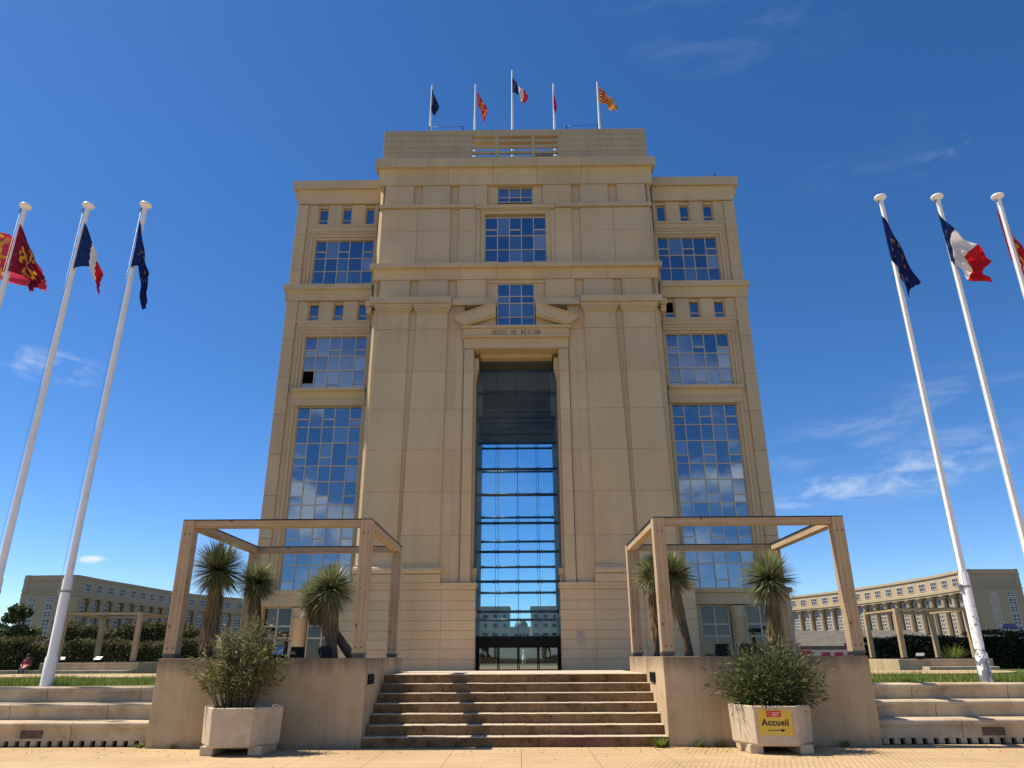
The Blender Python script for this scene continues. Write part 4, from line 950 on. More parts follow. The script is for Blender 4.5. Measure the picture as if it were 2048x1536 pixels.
def shrub(cx, cy, z0, hw, h, nst, nlf, mat, label, seed, dense=0, lean=0.0, bare=0, toff=0.0):
    rs = random.Random(seed); t = thing('shrub', label, 'shrub', (cx, cy, z0))
    sm = MB(); lm = MB()
    def leaf(p, d, ln, w):
        side = d.cross(Vector((rs.uniform(-1, 1), rs.uniform(-1, 1), rs.uniform(-1, 1))))
        if side.length < .02: return
        side = side.normalized()*w; nn = side.cross(d).normalized()*w*.25
        q = p+d*ln*.45-Vector((0, 0, .05*ln)); e = p+d*ln-Vector((0, 0, .16*ln))
        lm.add([p, q-side+nn, e, q+side+nn], [(0, 1, 2), (0, 2, 3)])
    per = nlf//nst
    for i in range(nst):
        a = rs.uniform(0, 2*math.pi); sp = math.sqrt(rs.random())
        b0 = Vector((cx+.3*sp*math.cos(a)+toff, cy+.22*sp*math.sin(a), z0-.05))
        rad = hw*sp*rs.uniform(.75, 1.15); ht = h*(1.05-(.66 if dense else .42)*sp*sp)*rs.uniform(.48, 1.12)
        tip = Vector((cx+rad*math.cos(a)+lean*ht, cy+rad*.75*math.sin(a)*.8, z0+ht))
        ctl = b0.lerp(tip, .5)+Vector((0, 0, .12*ht))-Vector((math.cos(a), math.sin(a), 0))*rad*.12
        P_ = [b0*(1-q)**2+ctl*2*q*(1-q)+tip*q*q for q in [k/7 for k in range(8)]]
        sm.tube(P_, [.011-.0011*k for k in range(8)], 4)
        isbare = i < bare
        for j in range(per if not isbare else 10):
            q = rs.uniform(.12 if dense else .38, 1.0)
            if isbare: q = rs.uniform(.85, 1)
            k = min(6, int(q*7)); f = q*7-k; p = P_[k].lerp(P_[k+1], f); tg = (P_[k+1]-P_[k]).normalized()
            off = Vector((rs.gauss(0, 1), rs.gauss(0, 1), rs.gauss(0, .8))).normalized()
            spread = (.10+.10*rs.random()) if dense else .06*rs.random()
            d = (off*.9+tg*.75).normalized()
            p = p+off*spread*(1 if dense else .8); leaf(p, d, rs.uniform(.085, .165), rs.uniform(.009, .0155))
    sm.build('stems', M['stem'], t); lm.build('foliage', mat, t); return t
shrub(-5.28, 14.52, .69, .92, 1.50, 110, 5200, M['oleander_pale'], 'sparse olive green shrub with bare stems in the left planter', 21)
shrub(4.62, 14.52, .69, 1.04, 1.24, 140, 9500, M['oleander'], 'dense dark green shrub overflowing the right planter', 22, 1, bare=16)
# sign on the right planter
def on_face(u, v, out_):
    """point on the front face of the right planter: u across, v height"""
    a = R(-90-9+0); n = Vector((math.cos(a+R(0)), math.sin(a), 0)); tx = Vector((-n.y, n.x, 0)); k = .70+.025*(v-.17)/.59
    return Vector((4.55, 14.52, 0))+n*(k*math.cos(R(30))+out_)+tx*u+Vector((0, 0, v))
def face_rect(name, u0, u1, v0, v1, o, mat, parent, thick=.004):
    m = MB(); pts = [on_face(u0, v0, o), on_face(u1, v0, o), on_face(u1, v1, o), on_face(u0, v1, o)]; bk = [on_face(u0, v0, o-thick), on_face(u1, v0, o-thick), on_face(u1, v1, o-thick), on_face(u0, v1, o-thick)]
    m.add(pts+bk, [(0, 1, 2, 3), (4, 7, 6, 5), (0, 4, 5, 1), (1, 5, 6, 2), (2, 6, 7, 3), (3, 7, 4, 0)]); return m.build(name, mat, parent)
sgn = thing('sign', 'yellow Accueil sign with red badge and arrow, fixed to the right planter', 'sign', tuple(on_face(-.03, .5, 0)))
YEL = plain('yellow_sign_panel', (.62, .42, .05), .3); INK = plain('black_print', (.012, .012, .012), .5)
face_rect('panel', -.30, .27, .31, .715, .012, YEL, sgn, .01)
bd = face_rect('badge', -.15, .095, .60, .70, .016, plain('red_badge', (.55, .012, .03), .4), sgn)
sa = R(-9)
m = MB()
for i in range(12):
    a = i*math.pi/6; p = on_face(-.105+.026*math.cos(a), .65+.026*math.sin(a), .018); m.tube([p, p+Vector((.0, -.002, 0))], .0045, 5)
m.build('badge_emblem', plain('gold_emblem', (.8, .45, .05), .5), bd)
m = MB()
for v0, u1 in ((.665, .07), (.64, .055), (.618, .03)):
    p = [on_face(-.06, v0, .0185), on_face(u1, v0, .0185), on_face(u1, v0+.010, .0185), on_face(-.06, v0+.010, .0185)]; m.add(p, [(0, 1, 2, 3)])
m.build('badge_text', plain('pale_print', (.75, .5, .45), .5), bd)
text_obj('lettering', 'Accueil', .145, INK, sgn, on_face(-.015, .465, .015), (R(90), 0, sa), .002, 1.06, bold=.0042)
m = MB()
def fp(u, v): return on_face(u, v, .0165)
m.add([fp(-.15, .382), fp(.10, .382), fp(.10, .394), fp(-.15, .394)], [(0, 1, 2, 3)]); m.add([fp(.075, .358), fp(.145, .388), fp(.075, .418)], [(0, 1, 2)]); m.build('arrow', INK, sgn)

# weeds at the wall feet
def tuft(x, y, z, r, h, n, seed, label):
    rs = random.Random(seed); m = MB()
    for i in range(n):
        a = rs.uniform(0, 2*math.pi); d = Vector((math.cos(a)*rs.uniform(.2, 1), math.sin(a)*rs.uniform(.2, .7), rs.uniform(.3, 1))).normalized()
        p = Vector((x+r*.35*math.cos(a)*rs.random(), y-r*.2*rs.random(), z)); s = d.cross(Vector((0, 0, 1))).normalized()*.009; e = p+d*h*rs.uniform(.5, 1.1)
        m.add([p-s, p+s, e+s*.4, e-s*.4], [(0, 1, 2, 3)])
    return tag(m.build('weed', M['grass'], None, fix=(x, y, z)), label, 'weed', 'weeds at the wall feet')
for i, (x, y, r, h, n, lab) in enumerate(((2.62, 15.12, .22, .24, 110, 'tall weed in the corner of the lowest step and right wall'), (-7.35, 15.35, .2, .1, 60, 'small weed at the outer foot of the left wall'), (-6.6, 15.14, .12, .09, 36, 'low weed at the foot of the left wall beside the planter'),
        (3.35, 15.14, .2, .12, 60, 'weed at the foot of the right wall, left of the planter'), (3.75, 15.14, .25, .13, 70, 'weed tucked against the right planter'), (6.1, 15.14, .2, .12, 50, 'weed at the foot of the right wall, right of the planter'), (-2.9, 15.14, .15, .08, 40, 'weed at the left end of the lowest step'))):
    tuft(x, y, 0, r, h, n, 300+i, lab)
m = MB(); rs = random.Random(5)
for i in range(420):
    x = rs.uniform(-9.5, 9.5); y = 15.2-abs(rs.gauss(0, .7)); y = max(y, 12.2)
    if i % 3 == 0: x = rs.gauss(4.9, .8)
    a = rs.uniform(0, 6.28); l = rs.uniform(.012, .04); w = l*.35; dx, dy = math.cos(a), math.sin(a)
    m.add([(x-dx*l, y-dy*l, .006), (x-dy*w, y+dx*w, .012), (x+dx*l, y+dy*l, .008), (x+dy*w, y-dx*w, .014)], [(0, 1, 2, 3)])
o = m.build('leaf_litter', M['litter']); o['kind'] = 'stuff'; o['label'] = 'dry leaf scraps scattered on the sandy paving'; o['category'] = 'litter'
# ------------------------------------------------------------------ lawn grass
def grass(x0, x1, y0, y1, n, label):
    x = rng.uniform(x0, x1, n); y = y0+(y1-y0)*rng.random(n)**1.6; z = 1.02-.0085*np.maximum(0, y-17)
    h = rng.uniform(.04, .17, n)*(1+.9*(rng.random(n) > .95))*(.7+.5*np.sin(x*1.3)*np.sin(y*.9+x*.4)+.15); a = rng.uniform(0, 6.28, n); w = rng.uniform(.006, .013, n)
    lx = rng.normal(0, .04, n); ly = rng.normal(0, .03, n)
    v = np.empty((n, 3, 3)); v[:, 0] = np.c_[x-w*np.cos(a), y-w*np.sin(a), z-.01]; v[:, 1] = np.c_[x+w*np.cos(a), y+w*np.sin(a), z-.01]; v[:, 2] = np.c_[x+lx, y+ly, z+h]
    me = bpy.data.meshes.new('grass'); me.from_pydata(v.reshape(-1, 3).tolist(), [], np.arange(3*n).reshape(-1, 3).tolist()); me.materials.append(M['grass'])
    o = bpy.data.objects.new('grass', me); COL.objects.link(o); o['kind'] = 'stuff'; o['label'] = label; o['category'] = 'grass'
grass(-22, -7.25, 17.3, 27.5, 34000, 'bright green grass of the lawn left of the stairs')
grass(6.9, 22, 17.3, 27.5, 34000, 'bright green grass of the lawn right of the stairs')

# ------------------------------------------------------------------ floodlights in the planter beds
def floodlight(x, y, z, yaw, tilt, label, mat=None, w=.3, h=.24):
    t = thing('floodlight', label, 'floodlight', (x, y, z), 'floodlights in the planter beds'); t.rotation_euler = (0, 0, yaw)
    m = MB(); c_, s_ = math.cos(tilt), math.sin(tilt)
    def q(a, b_, c2): return (a, b_*c_-c2*s_, .17+b_*s_+c2*c_)
    def bxx(x0, x1, y0, y1, z0, z1): 
        P_ = [q(a, b_, c2) for c2 in (z0, z1) for b_ in (y0, y1) for a in (x0, x1)]
        m.add(P_, [(0, 2, 3, 1), (4, 5, 7, 6), (0, 1, 5, 4), (1, 3, 7, 5), (3, 2, 6, 7), (2, 0, 4, 6)])
    bxx(-w/2, w/2, -.05, .05, -h/2, h/2); bxx(-w/2+.03, w/2-.03, .05, .1, -h/2+.03, h/2-.03); o = m.build('housing', M['black']); o.parent = t
    m = MB(); P_ = [q(a, -.054, c2) for a, c2 in ((-w/2+.02, -h/2+.02), (w/2-.02, -h/2+.02), (w/2-.02, h/2-.02), (-w/2+.02, h/2-.02))]; m.add(P_, [(0, 1, 2, 3)]); o = m.build('lens', M['pane'] if mat is None else mat); o.parent = t
    m = MB(); m.box(-w/2-.02, -w/2, -.02, .02, 0, .2); m.box(w/2, w/2+.02, -.02, .02, 0, .2); m.box(-w/2, w/2, -.03, .03, 0, .015); o = m.build('bracket', M['dark_metal']); o.parent = t
    return t
mirror = glassmat('floodlight_lens', [(0, (.03, .06, .1))], .6, (.8, .85, .9))
floodlight(-5.28, 16.6, 1.545, R(12), R(-42), 'floodlight with a sky blue reflecting lens in the left planter bed', mirror)
floodlight(-4.78, 16.4, 1.545, R(4), R(0), 'black square floodlight upright in the left planter bed', M['black'], .26, .22)
floodlight(-4.25, 16.7, 1.545, R(70), R(-20), 'narrow edge on floodlight by the yucca trunk in the left planter bed', M['black'])
floodlight(4.32, 16.5, 1.545, R(-5), R(-5), 'black floodlight left of the others behind the dense shrub', M['black'], .28, .26)
floodlight(4.82, 16.4, 1.545, R(-15), R(-5), 'black floodlight behind the top of the dense shrub', M['black'], .28, .26)
wl = MB(); wl.tube([(-4.62, 15.5, 1.6), (-4.45, 15.45, 1.615), (-4.40, 15.42, 1.63)], .012, 5)
for i, (x, y, s) in enumerate(((-26.0, 43.3, 1), (-23.7, 43.0, 1), (21.9, 42.4, 1))):
    floodlight(x, y, 1.43, R(20-30*i), R(-55), ('tilted pale faced floodlight by the middle post of the far left pergola', 'tilted pale faced floodlight by the right post of the far left pergola', 'tilted pale faced floodlight under the far right pergola')[i], M['steel'], .45, .3)

# ------------------------------------------------------------------ hedges, shrubs, trees
def foliage(m, pts, size, flat=.5, seed=0):
    rs = np.random.default_rng(seed); n = len(pts)
    a = rs.normal(size=(n, 3)); a /= np.linalg.norm(a, axis=1)[:, None]; b = rs.normal(size=(n, 3)); b -= a*(a*b).sum(1)[:, None]; b /= np.linalg.norm(b, axis=1)[:, None]
    s = size*rs.uniform(.6, 1.3, n)[:, None]
    v = np.stack([pts-a*s, pts+b*s*.5, pts+a*s, pts-b*s*.5], 1).reshape(-1, 3); o = len(m.v)
    m.v += v.tolist(); m.f += (np.arange(4*n).reshape(-1, 4)+o).tolist(); m.m += [0]*n; m.sm += [False]*n
def hedge(x0, x1, y0, y1, z0, z1, n, mat, label, seed, bump=.25, size=.09, trunks=True):
    rs = np.random.default_rng(seed); t = thing('hedge', label, 'hedge', ((x0+x1)/2, (y0+y1)/2, z0))
    u = rs.random(n); face = rs.random(n)
    ph = rs.uniform(0, 6, 4)
    def top(x): return z1+bump*(.5*np.sin(x*.9+ph[0])+.3*np.sin(x*2.3+ph[1])+.2*np.sin(x*5.1+ph[2]))
    x = x0+(x1-x0)*u; tp = top(x)
    z = z0-.05+(tp-z0+.05)*rs.random(n)**.8; y = y0+rs.normal(0, .14, n)+.18*np.sin(x*1.7+z*2+ph[3])
    k = face > .7; z[k] = tp[k]+rs.normal(0, .08, k.sum()); y[k] = y0+(y1-y0)*rs.random(k.sum())
    m = MB(); foliage(m, np.c_[x, y, z], size, seed=seed); m.build('foliage', mat, t)
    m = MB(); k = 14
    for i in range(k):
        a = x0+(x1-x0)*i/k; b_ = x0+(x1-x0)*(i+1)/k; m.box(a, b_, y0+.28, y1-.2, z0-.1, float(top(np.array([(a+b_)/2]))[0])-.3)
    m.build('inner_branches', M['core'], t)  # near-black boxes standing in for the shade inside the foliage
    if trunks:
        m = MB(); r2 = random.Random(seed)
        xx = x0+.4
        while xx < x1-.3:
            m.tube([(xx, y0+.35, z0-.2), (xx+r2.uniform(-.1, .1), y0+.3, z0+.5), (xx+r2.uniform(-.3, .3), y0+.35, z0+1.2)], [.05, .045, .03], 5); xx += r2.uniform(.5, 1.1)
        m.build('stems', M['bark_far'], t)
    return t
hedge(-48, -33.2, 51.5, 53.5, .72, 2.85, 16000, M['hedge'], 'clipped green hedge section at the left edge, behind the seated person', 31)
hedge(-33.1, -21.5, 51.5, 53.5, .72, 2.62, 15000, M['hedge'], 'clipped green hedge section behind the far left pergola', 32)
hedge(-34, -23.4, 55.0, 58.0, .65, 3.75, 16000, M['hedge'], 'taller round topped hedge rising behind the far left pergola', 33, .45, .11)
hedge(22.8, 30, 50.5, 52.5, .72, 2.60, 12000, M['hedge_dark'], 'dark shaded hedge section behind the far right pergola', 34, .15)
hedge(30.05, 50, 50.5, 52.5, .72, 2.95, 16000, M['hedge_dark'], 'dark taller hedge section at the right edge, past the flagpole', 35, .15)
def tree(x, y, z0, h, r, label, seed, n=2600, mat=None, size=.28, group=None):
    rs = np.random.default_rng(seed); t = thing('tree', label, 'tree', (x, y, z0), group); r2 = random.Random(seed)
    m = MB(); m.tube([(x, y, z0-.2), (x+.1, y, z0+h*.4), (x+.15, y+.1, z0+h*.75)], [.035*h, .025*h, .01*h], 8)
    C_ = []
    for i in range(9):
        a = r2.uniform(0, 6.28); q = r2.uniform(.2, .75)*r; e = Vector((x+q*math.cos(a), y+q*math.sin(a), z0+h*r2.uniform(.45, .92))); m.tube([(x+.08, y, z0+h*r2.uniform(.3, .55)), tuple(e)], [.012*h, .004*h], 5); C_.append(e)
    m.build('trunk', M['bark_far'], t)
    pts = []
    per = n//len(C_)
    for e in C_:
        v = rs.normal(size=(per, 3)); v /= np.linalg.norm(v, axis=1)[:, None]; pts.append(np.array(e)+v*(r*.42*rs.random((per, 1))**.4)*np.array([1, 1, .75]))
    m = MB(); foliage(m, np.concatenate(pts), size, seed=seed); m.build('crown', mat or M['tree'], t); return t
tree(-59.6, 90, .6, 7.9, 2.2, 'loose green tree beside the far left crescent block', 41, 2600)
tree(-62.5, 92, .6, 4.9, 2.6, 'low green tree at the left edge behind the hedge', 42, 2200)
for i, (x, y, h, lab) in enumerate(((-6.2, 112, 6.0, 'tree seen through the entrance glass, left of the white statue'), (2.6, 116, 5.0, 'bright tree seen through the entrance doors, right of the white statue'), (-2.4, 124, 5.0, 'tree seen through the entrance doors, close left of the white statue'), (7.2, 114, 6.2, 'tree seen through the entrance glass at its right end'))):
    tree(x, y, .62, h*.62, 2.0, lab, 50+i, 1500, group='trees beyond the entrance passage')
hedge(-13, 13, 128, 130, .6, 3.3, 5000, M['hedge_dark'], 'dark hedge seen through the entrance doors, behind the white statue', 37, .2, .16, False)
# grasses in the far right planter
tuft(24.5, 44.0, 1.42, 1.4, .8, 200, 77, 'ragged ornamental grass in the far right planter bed')

# ------------------------------------------------------------------ crescent buildings
def crescent(poly, sgn_, label, end_w, seed, STN):
    """poly: plan line of the curved front from the near corner away; outwards is +x*sgn_"""
    t = thing('crescent_building', label, 'building', (poly[0][0], poly[0][1], .6)); rs = random.Random(seed)
    P_ = [Vector((x, y, 0)) for x, y in poly]
    # resample into bays
    ln = [0]
    for a, b_ in zip(P_, P_[1:]): ln.append(ln[-1]+(b_-a).length)
    def pt(s):
        for i in range(len(P_)-1):
            if s <= ln[i+1] or i == len(P_)-2: return P_[i].lerp(P_[i+1], (s-ln[i])/(ln[i+1]-ln[i]))
    lead = 3.4; nb = int((ln[-1]-lead)/6.55); st_ = [0, lead]+[lead+6.55*(i+1) for i in range(nb)]
    Q = [pt(s) for s in st_]
    def nrm(i):
        d = (Q[min(i+1, len(Q)-1)]-Q[max(i-1, 0)]).normalized(); n = Vector((d.y, -d.x, 0)); return n if n.x*sgn_ < 0 else -n   # towards the square
    Nn = [nrm(i) for i in range(len(Q))]
    back = [q-n*15 for q, n in zip(Q, Nn)]
    back[0] = Vector((Q[0].x+sgn_*end_w, Q[0].y+.6, 0))
    def block(name, off, z0, z1, mat=STN, start=0):
        fr = [q+n*off for q, n in zip(Q[start:], Nn[start:])]; bk = back[start:]
        m = MB(); n_ = len(fr)
        vs = [(p.x, p.y, z0) for p in fr+bk]+[(p.x, p.y, z1) for p in fr+bk]; k = 2*n_
        fs = [(i, i+1, k+i+1, k+i) for i in range(n_-1)]+[(n_+i+1, n_+i, k+n_+i, k+n_+i+1) for i in range(n_-1)]+[(n_, 0, k, k+n_), (n_-1, 2*n_-1, k+2*n_-1, k+n_-1)]
        fs += [(k+i, k+i+1, k+n_+i+1, k+n_+i) for i in range(n_-1)]+[(i+1, i, n_+i, n_+i+1) for i in range(n_-1)]
        m.add(vs, fs); return recalc(m.build(name, mat, t))
    block('wall', -1.3, .6, 19.5); block('attic_wall', 0, 20.8, 25.2)
    block('cornice', .35, 19.5, 20.1); block('cornice', .6, 20.1, 20.8); block('cornice', .35, 25.2, 26.0)
    def place(o, i, off, along=.5):
        a, b_ = Q[i], Q[i+1]; d = (b_-a).normalized(); n = Vector((d.y, -d.x, 0)); n = n if n.x*sgn_ < 0 else -n
        p = a.lerp(b_, along)+n*off; x = Vector((-n.y, n.x, 0))   # local -y = n
        o.rotation_euler = (0, 0, math.atan2(x.y, x.x)); o.location = p-t.location; o.location.z = -.6
    def proto(name, w, z0, z1, nx, nz, arch=False, fr=.09, seed_=0):
        f = MB(); p = MB(); xs = [-w/2+w*i/nx for i in range(nx+1)]; zz = [z0+(z1-z0)*i/nz for i in range(nz+1)]
        for x in xs: f.box(x-fr, x+fr, -.12, .06, z0, z1)
        for z in zz: f.box(-w/2, w/2, -.10, .05, z-fr, z+fr)
        for i in range(nx):
            for j in range(nz): p.quad((xs[i], rs.uniform(-.02, .02), zz[j]), (xs[i+1], rs.uniform(-.02, .02), zz[j]), (xs[i+1], rs.uniform(-.02, .02), zz[j+1]), (xs[i], rs.uniform(-.02, .02), zz[j+1]))
        o = f.build(name, M['whiteframe']); q = p.build('pane', M['pane_far']); q.parent = o; return o
    nb = len(Q)-2
    for i in range(1, nb+1):
        w = proto('window', 3.1, 21.6, 23.9, 3, 2, fr=.075); w.parent = t; place(w, i, .04)
        w = proto('window', 3.5, 3.0, 18.6, 4, 13, fr=.11); w.parent = t; place(w, i, -1.22)
        m = MB(); m.box(-1.9, 1.9, -.25, .1, 2.4, 3.0); m.box(-1.0, 1.0, -.2, .1, .6, 2.4); o = m.build('window_apron', STN); o.parent = t; place(o, i, -1.22)
    for i in range(1, nb+2):
        m = MB(); m.lathe([(.95, .6), (.92, 6), (.78, 18.0), (.8, 18.1), (.8, 18.3), (.78, 18.35), (1.15, 18.9), (1.3, 19.0), (1.3, 19.48)], 0, 0, 16); o = m.build('column', STN); o.parent = t
        if i <= nb: place(o, i, -.35, 0.0)
        else: place(o, nb, -.35, 1.0)
    # end wall facing the photographer
    e0, e1 = Q[0], back[0]; d = (e1-e0).normalized()
    def endput(o, f, off):
        n = Vector((d.y, -d.x, 0)); n = n if n.y < 0 else -n; x = Vector((-n.y, n.x, 0)); p = e0.lerp(e1, f)+n*off
        o.rotation_euler = (0, 0, math.atan2(x.y, x.x)); o.location = p-t.location; o.location.z = -.6; o.parent = t
    for f in (.43, .76):
        for z0, z1 in ((6.2, 9.6), (9.9, 13.0), (13.6, 15.2), (15.8, 17.4), (18.0, 19.3)):
            endput(proto('window', 2.3, z0, z1, 2, 3 if z1-z0 > 2 else 2, fr=.1), f, .05)
        m = MB(); m.box(-1.2, 1.2, -.06, .2, 22.4, 23.6); endput(m.build('attic_panel', STN), f, 0)
    m = MB(); m.box(-.7, .7, -.18, .3, 20.85, 26.05); endput(m.build('corner_pier', STN), .06, 0)
    m = MB(); m.box(-.7, .7, -.18, .3, 20.85, 26.05); endput(m.build('corner_pier', STN), .94, 0)
    for z in (20.2, 21.3, 24.5):
        m = MB(); m.box(-end_w/2, end_w/2, -.28, .3, z, z+.3); endput(m.build('string_course', STN), .5, 0)
    m = MB(); m.lathe([(1.5, .6), (1.4, 18.2), (1.8, 19.0), (1.8, 19.48)], 0, 0, 16); endput(m.build('corner_column', STN), .02, -.6)
    return t
crescent([(-137, 228.5), (-137.2, 244), (-136.2, 258), (-135, 287), (-131, 305), (-122, 323), (-110, 338)], -1, 'long curved ochre apartment block on the left, all in shade', 17, 61, M['far_stone'])
crescent([(135, 226), (135.8, 244), (134.4, 264), (130.5, 292), (125, 312), (118.5, 330), (108, 348)], 1, 'long curved apartment block on the right with a sunlit row of round columns', 16.4, 62, M['far_stone'])

# blocks beyond the passage
def far_block(x0, x1, y0, y1, h, label, cols, rows, seed):
    t = thing('apartment_building', label, 'building', ((x0+x1)/2, y0, .6)); rs = random.Random(seed)
    m = MB(); m.box(x0, x1, y0, y1, .6, h); m.box(x0-.2, x1+.2, y0-.25, y1, h+.002, h+.5); m.build('wall', M['far_stone'], t)
    w = (x1-x0)/cols
    for i in range(cols):
        for j in range(rows):
            z = 1.6+(h-2.4)/rows*j; m = MB(); cx = x0+w*(i+.5); hw = w*rs.choice((.22, .3, .36))
            m.box(cx-hw, cx+hw, y0-.14, y0-.01, z+.3, z+1.6); f = m.build('window', M['whiteframe'], t)
            m = MB(); m.quad((cx-hw+.12, y0-.15, z+.4), (cx+hw-.12, y0-.15, z+.4), (cx+hw-.12, y0-.15, z+1.5), (cx-hw+.12, y0-.15, z+1.5)); m.build('pane', M['pane_far'], f)
    return t
far_block(-17, -3.15, 220, 236, 15.0, 'distant block seen left through the entrance glass', 5, 5, 71)
far_block(3.15, 17, 220, 236, 15.0, 'distant block seen right through the entrance glass', 5, 5, 72)
t = thing('domed_building', 'distant grey domed hall seen through the middle of the entrance glass', 'building', (.3, 260, .6))
m = MB(); m.box(-4.6, 4.6, 260, 275, .6, 11.3); m.build('wall', M['far_stone'], t)
m = MB(); m.lathe([(2.3, 11.3), (2.25, 11.9), (2.0, 12.6), (1.4, 13.3), (.6, 13.65), (.05, 13.75)], .3, 262.4, 20); m.build('dome', plain('grey_dome', (.12, .13, .13), .5, .3), t)
for i in range(5):
    m = MB(); m.box(-2.0+i*1.0, -1.4+i*1.0, 259.9, 259.99, 8.2, 9.2); m.build('window', M['pane_dark'], t)
# winged statue
t = thing('statue', 'white headless winged statue on a plinth, seen through the entrance doors', 'statue', (.55, 120, .62))
m = MB(); m.lathe([(.34, .62), (.3, 1.1), (.34, 1.15), (.36, 1.2)], .55, 120, 8); m.build('plinth', M['planter'], t)
m = MB(); m.lathe([(.42, 1.2), (.34, 1.5), (.25, 1.9), (.22, 2.1), (.27, 2.35), (.25, 2.5), (.1, 2.6), (.06, 2.66)], .53, 120, 12)
m.add([(0.65, 120, 2.1), (0.70, 120.1, 2.5), (1.30, 120.2, 2.75), (1.40, 120.2, 2.5), (1.25, 120.2, 2.2), (0.65, 119.9, 2.12), (0.70, 119.95, 2.5), (1.30, 120.0, 2.75), (1.40, 120.0, 2.5), (1.25, 120.0, 2.2)], [(0, 1, 2, 3, 4), (9, 8, 7, 6, 5), (0, 5, 6, 1), (1, 6, 7, 2), (2, 7, 8, 3), (3, 8, 9, 4), (4, 9, 5, 0)])
m.add([(0.45, 120, 2.2), (0.43, 120.1, 2.5), (0.10, 120.2, 2.85), (0.05, 120.2, 2.6), (0.45, 119.9, 2.2), (0.43, 119.95, 2.5), (0.10, 120.0, 2.85), (0.05, 120.0, 2.6)], [(0, 1, 2, 3), (7, 6, 5, 4), (0, 4, 5, 1), (1, 5, 6, 2), (2, 6, 7, 3), (3, 7, 4, 0)])
m.build('figure', M['white_paint'], t)

# ------------------------------------------------------------------ terrace pavilions
def pavilion(x0, x1, y0, y1, eave, ridge, label, roofc, kind):
    t = thing('pavilion', label, 'kiosk', ((x0+x1)/2, y0, .62))
    m = MB(); m.box(x0+.5, x1-.5, y0+1.5, y1-.5, .62, eave); m.build('wall', plain('pavilion_wall', (.55, .5, .45), .7, var=.1, scale=1), t)
    m = MB(); xr = (x0+x1)/2; yr = y0+(y1-y0)*.5
    m.add([(x0, y0, eave), (x1, y0, eave), (x1, y1, eave), (x0, y1, eave), (x0+3, yr, ridge), (x1-3, yr, ridge)], [(0, 1, 5, 4), (1, 2, 5), (2, 3, 4, 5), (3, 0, 4), (3, 2, 1, 0)])
    m.box(x0, x1, y0, y0+.12, eave-.28, eave-.002); recalc(m.build('roof', roofc, t))
    return t
GRT = plain('grey_metal_roof', (.13, .115, .092), .7, var=.25, scale=1.5, spec=.2)
p = pavilion(-38.6, -28.0, 74, 84, 2.45, 3.75, 'low grey roofed pavilion with a round sign, behind the left hedge', GRT, 0)
m = MB(); m.box(-33.5, -29.0, 73.9, 73.98, 1.0, 1.75); m.build('shop_window', M['pane_low'], p)
m = MB(); m.box(-31.8, -30.6, 73.84, 73.9, 2.0, 2.25); m.build('fascia_sign', plain('grey_sign_strip', (.25, .24, .23), .5), p)
t = thing('round_sign', 'round black and white emblem sign on an arm at the left pavilion roof', 'sign', (-34.4, 71.5, 1.0))
m = MB()
def disc(m, cx, cz, r, y, n=24, mi=0): m.prism_y([(cx+r*math.cos(2*math.pi*i/n), cz+r*math.sin(2*math.pi*i/n)) for i in range(n)], y, y+.06, mi)
cxs, czs = at(306, 1281, 71.5).x, at(306, 1281, 71.5).z
disc(m, cxs, czs, .36, 71.5); recalc(m.build('disc', M['black'], t))
m = MB()
for a0, rr in ((20, .25), (200, .25)):
    pts = [(cxs+rr*math.cos(R(a0+k*12)), 71.48, czs+rr*math.sin(R(a0+k*12))) for k in range(11)]; m.tube(pts, .035, 5)
m.tube([(cxs-.18, 71.48, czs-.1), (cxs, 71.48, czs+.02), (cxs+.18, 71.48, czs+.1)], .04, 5)
m.build('emblem', M['whiteframe'], t); m = MB(); m.tube([(cxs+.3, 71.5, czs+.12), (cxs+3, 72.5, czs-.1)], .05, 5); m.tube([(cxs, 71.55, czs-.3), (cxs, 71.55, .62)], .04, 5); m.build('arm', M['whiteframe'], t)
# teal parasol by the left pavilion
u = thing('parasol', 'pale teal parasol on the terrace behind the left shrub', 'parasol', (-25.5, 70, .62))
m = MB(); m.lathe([(1.3, 2.0), (.7, 2.3), (.03, 2.5)], -25.5, 70, 8); m.build('canopy', plain('teal_canvas', (.25, .48, .46), .8), u); m = MB(); m.tube([(-25.5, 70, .62), (-25.5, 70, 2.4)], .03, 6); m.build('pole', M['steel'], u)
p = pavilion(26.5, 45, 76, 90, 2.5, 4.15, 'low pavilion with grey roof, white front and red trim, past the right pergola', GRT, 1)
m = MB(); m.box(27, 35, 75.9, 75.98, 1.2, 2.15); m.build('front_panel', M['whiteframe'], p)
RED = plain('red_trim', (.38, .02, .04), .5)
m = MB(); m.box(26.8, 28.6, 75.8, 75.9, 1.3, 2.05); m.build('red_banner', RED, p)
for i in range(3):
    x = 29.6+i*1.25; m = MB(); m.box(x, x+.8, 75.8, 75.9, 1.55, 1.9); m.build('red_box', RED, p)
m = MB()
PUR = plain('purple_letters', (.18, .02, .10), .5)
for i in range(4): m.box(31.9+i*.28, 32.1+i*.28, 75.75, 75.85, 2.2, 2.75-.12*(i % 2)); 
m.box(31.9, 32.95, 75.76, 75.84, 2.4, 2.48); m.build('lettering', PUR, p)
# blue post sign
t = thing('street_sign', 'small blue sign on a post above the dark hedge at the right edge', 'sign', (44.6, 70, .62))
m = MB(); m.tube([(44.6, 70, .62), (44.6, 70, 4.0)], .06, 6); m.build('post', M['steel'], t); m = MB(); m.prism_y([(44.1, 3.8), (45.2, 3.75), (45.35, 4.0), (45.15, 4.3), (44.2, 4.25), (44.0, 4.0)], 69.8, 69.9); recalc(m.build('plate', plain('blue_enamel', (.012, .03, .16), .4), t))
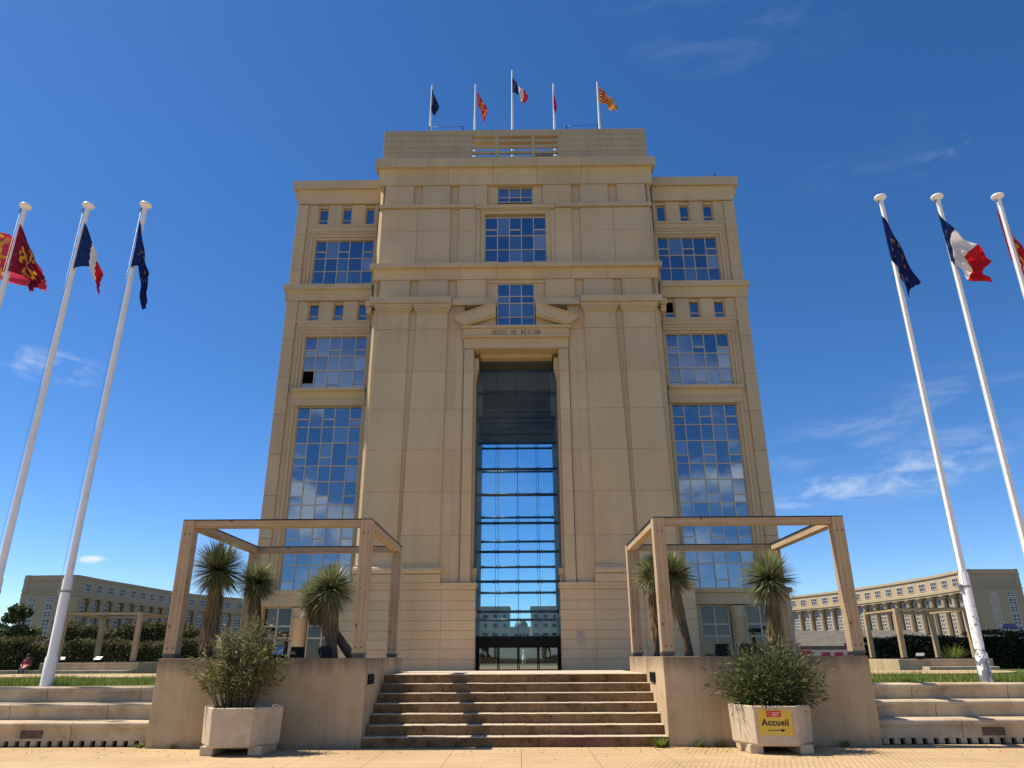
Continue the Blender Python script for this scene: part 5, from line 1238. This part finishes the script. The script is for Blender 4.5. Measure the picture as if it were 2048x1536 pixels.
# dark roofed house at the left edge
t = thing('house', 'dark roofed house at the far left edge behind the tree', 'house', (-83, 104, .6))
m = MB(); m.box(-92, -75, 104, 116, .6, 4.4); m.build('wall', M['far_stone'], t)
m = MB(); m.add([(-93, 103, 4.3), (-74, 103, 4.3), (-74, 117, 4.3), (-93, 117, 4.3), (-90, 110, 7.6), (-79, 110, 7.6)], [(0, 1, 5, 4), (1, 2, 5), (2, 3, 4, 5), (3, 0, 4), (3, 2, 1, 0)]); recalc(m.build('roof', plain('slate_roof', (.05, .05, .055), .7, var=.2, scale=1), t))
# low wall and the seated person
m = MB(); m.box(-46, -27.3, 45.4, 45.9, .6, .98)
tag(m.build('low_wall', M['seat'], None, bevel=.02, fix=(-35, 45.6, .6)), 'low stone kerb wall along the foot of the left hedge', 'wall')
def person(x, y, z, label):
    t = thing('person', label, 'person', (x, y, z))
    J = [((0, 0, 0), .15), ((0, .02, .25), .145), ((0, .0, .46), .17), ((0, -.02, .56), .06), ((0, -.03, .66), .095), ((0, -.03, .78), .07),
         ((-.2, -.0, .47), .06), ((-.27, -.06, .24), .05), ((-.12, -.3, .12), .04), ((.2, 0, .47), .06), ((.27, -.06, .24), .05), ((.12, -.3, .12), .04),
         ((-.1, -.4, .03), .075), ((-.11, -.46, -.36), .05), ((-.11, -.58, -.38), .04), ((.1, -.4, .03), .075), ((.11, -.46, -.36), .05), ((.11, -.58, -.38), .04)]
    E_ = [(0, 1), (1, 2), (2, 3), (3, 4), (4, 5), (2, 6), (6, 7), (7, 8), (2, 9), (9, 10), (10, 11), (0, 12), (12, 13), (13, 14), (0, 15), (15, 16), (16, 17)]
    me = bpy.data.meshes.new('body'); me.from_pydata([Vector(p_) for p_, r_ in J], E_, []); me.update()
    o = bpy.data.objects.new('body', me); COL.objects.link(o); o.parent = t; md = o.modifiers.new('skin', 'SKIN'); sd = o.modifiers.new('sub', 'SUBSURF'); sd.levels = 1; sd.render_levels = 1
    for i, (p_, r_) in enumerate(J): me.skin_vertices[0].data[i].radius = (r_, r_)
    me.skin_vertices[0].data[0].use_root = True
    m_, Ns, Ls, P2 = new_mat('clothed_body'); v = Ns.new('ShaderNodeTexCoord').outputs['Object']; sp = Ns.new('ShaderNodeSeparateXYZ'); Ls.new(v, sp.inputs[0])
    Ls.new(ramp(Ns, Ls, sp.outputs[2], [(0, (.03, .035, .06)), (.07, (.36, .025, .03)), (.57, (.45, .27, .19))], 'CONSTANT'), P2.inputs['Base Color']); me.materials.append(m_)
    m = MB(); m.lathe([(.1, .68), (.11, .76), (.09, .84), (.02, .87)], 0, -.01, 10); h = m.build('hair', plain('dark_hair', (.02, .015, .01), .7)); h.parent = t
    return t
person(at(52, 1337, 45.55).x, 45.55, 1.05, 'person in a red top and dark trousers sitting on the low kerb wall')
print('objects', len(bpy.data.objects))
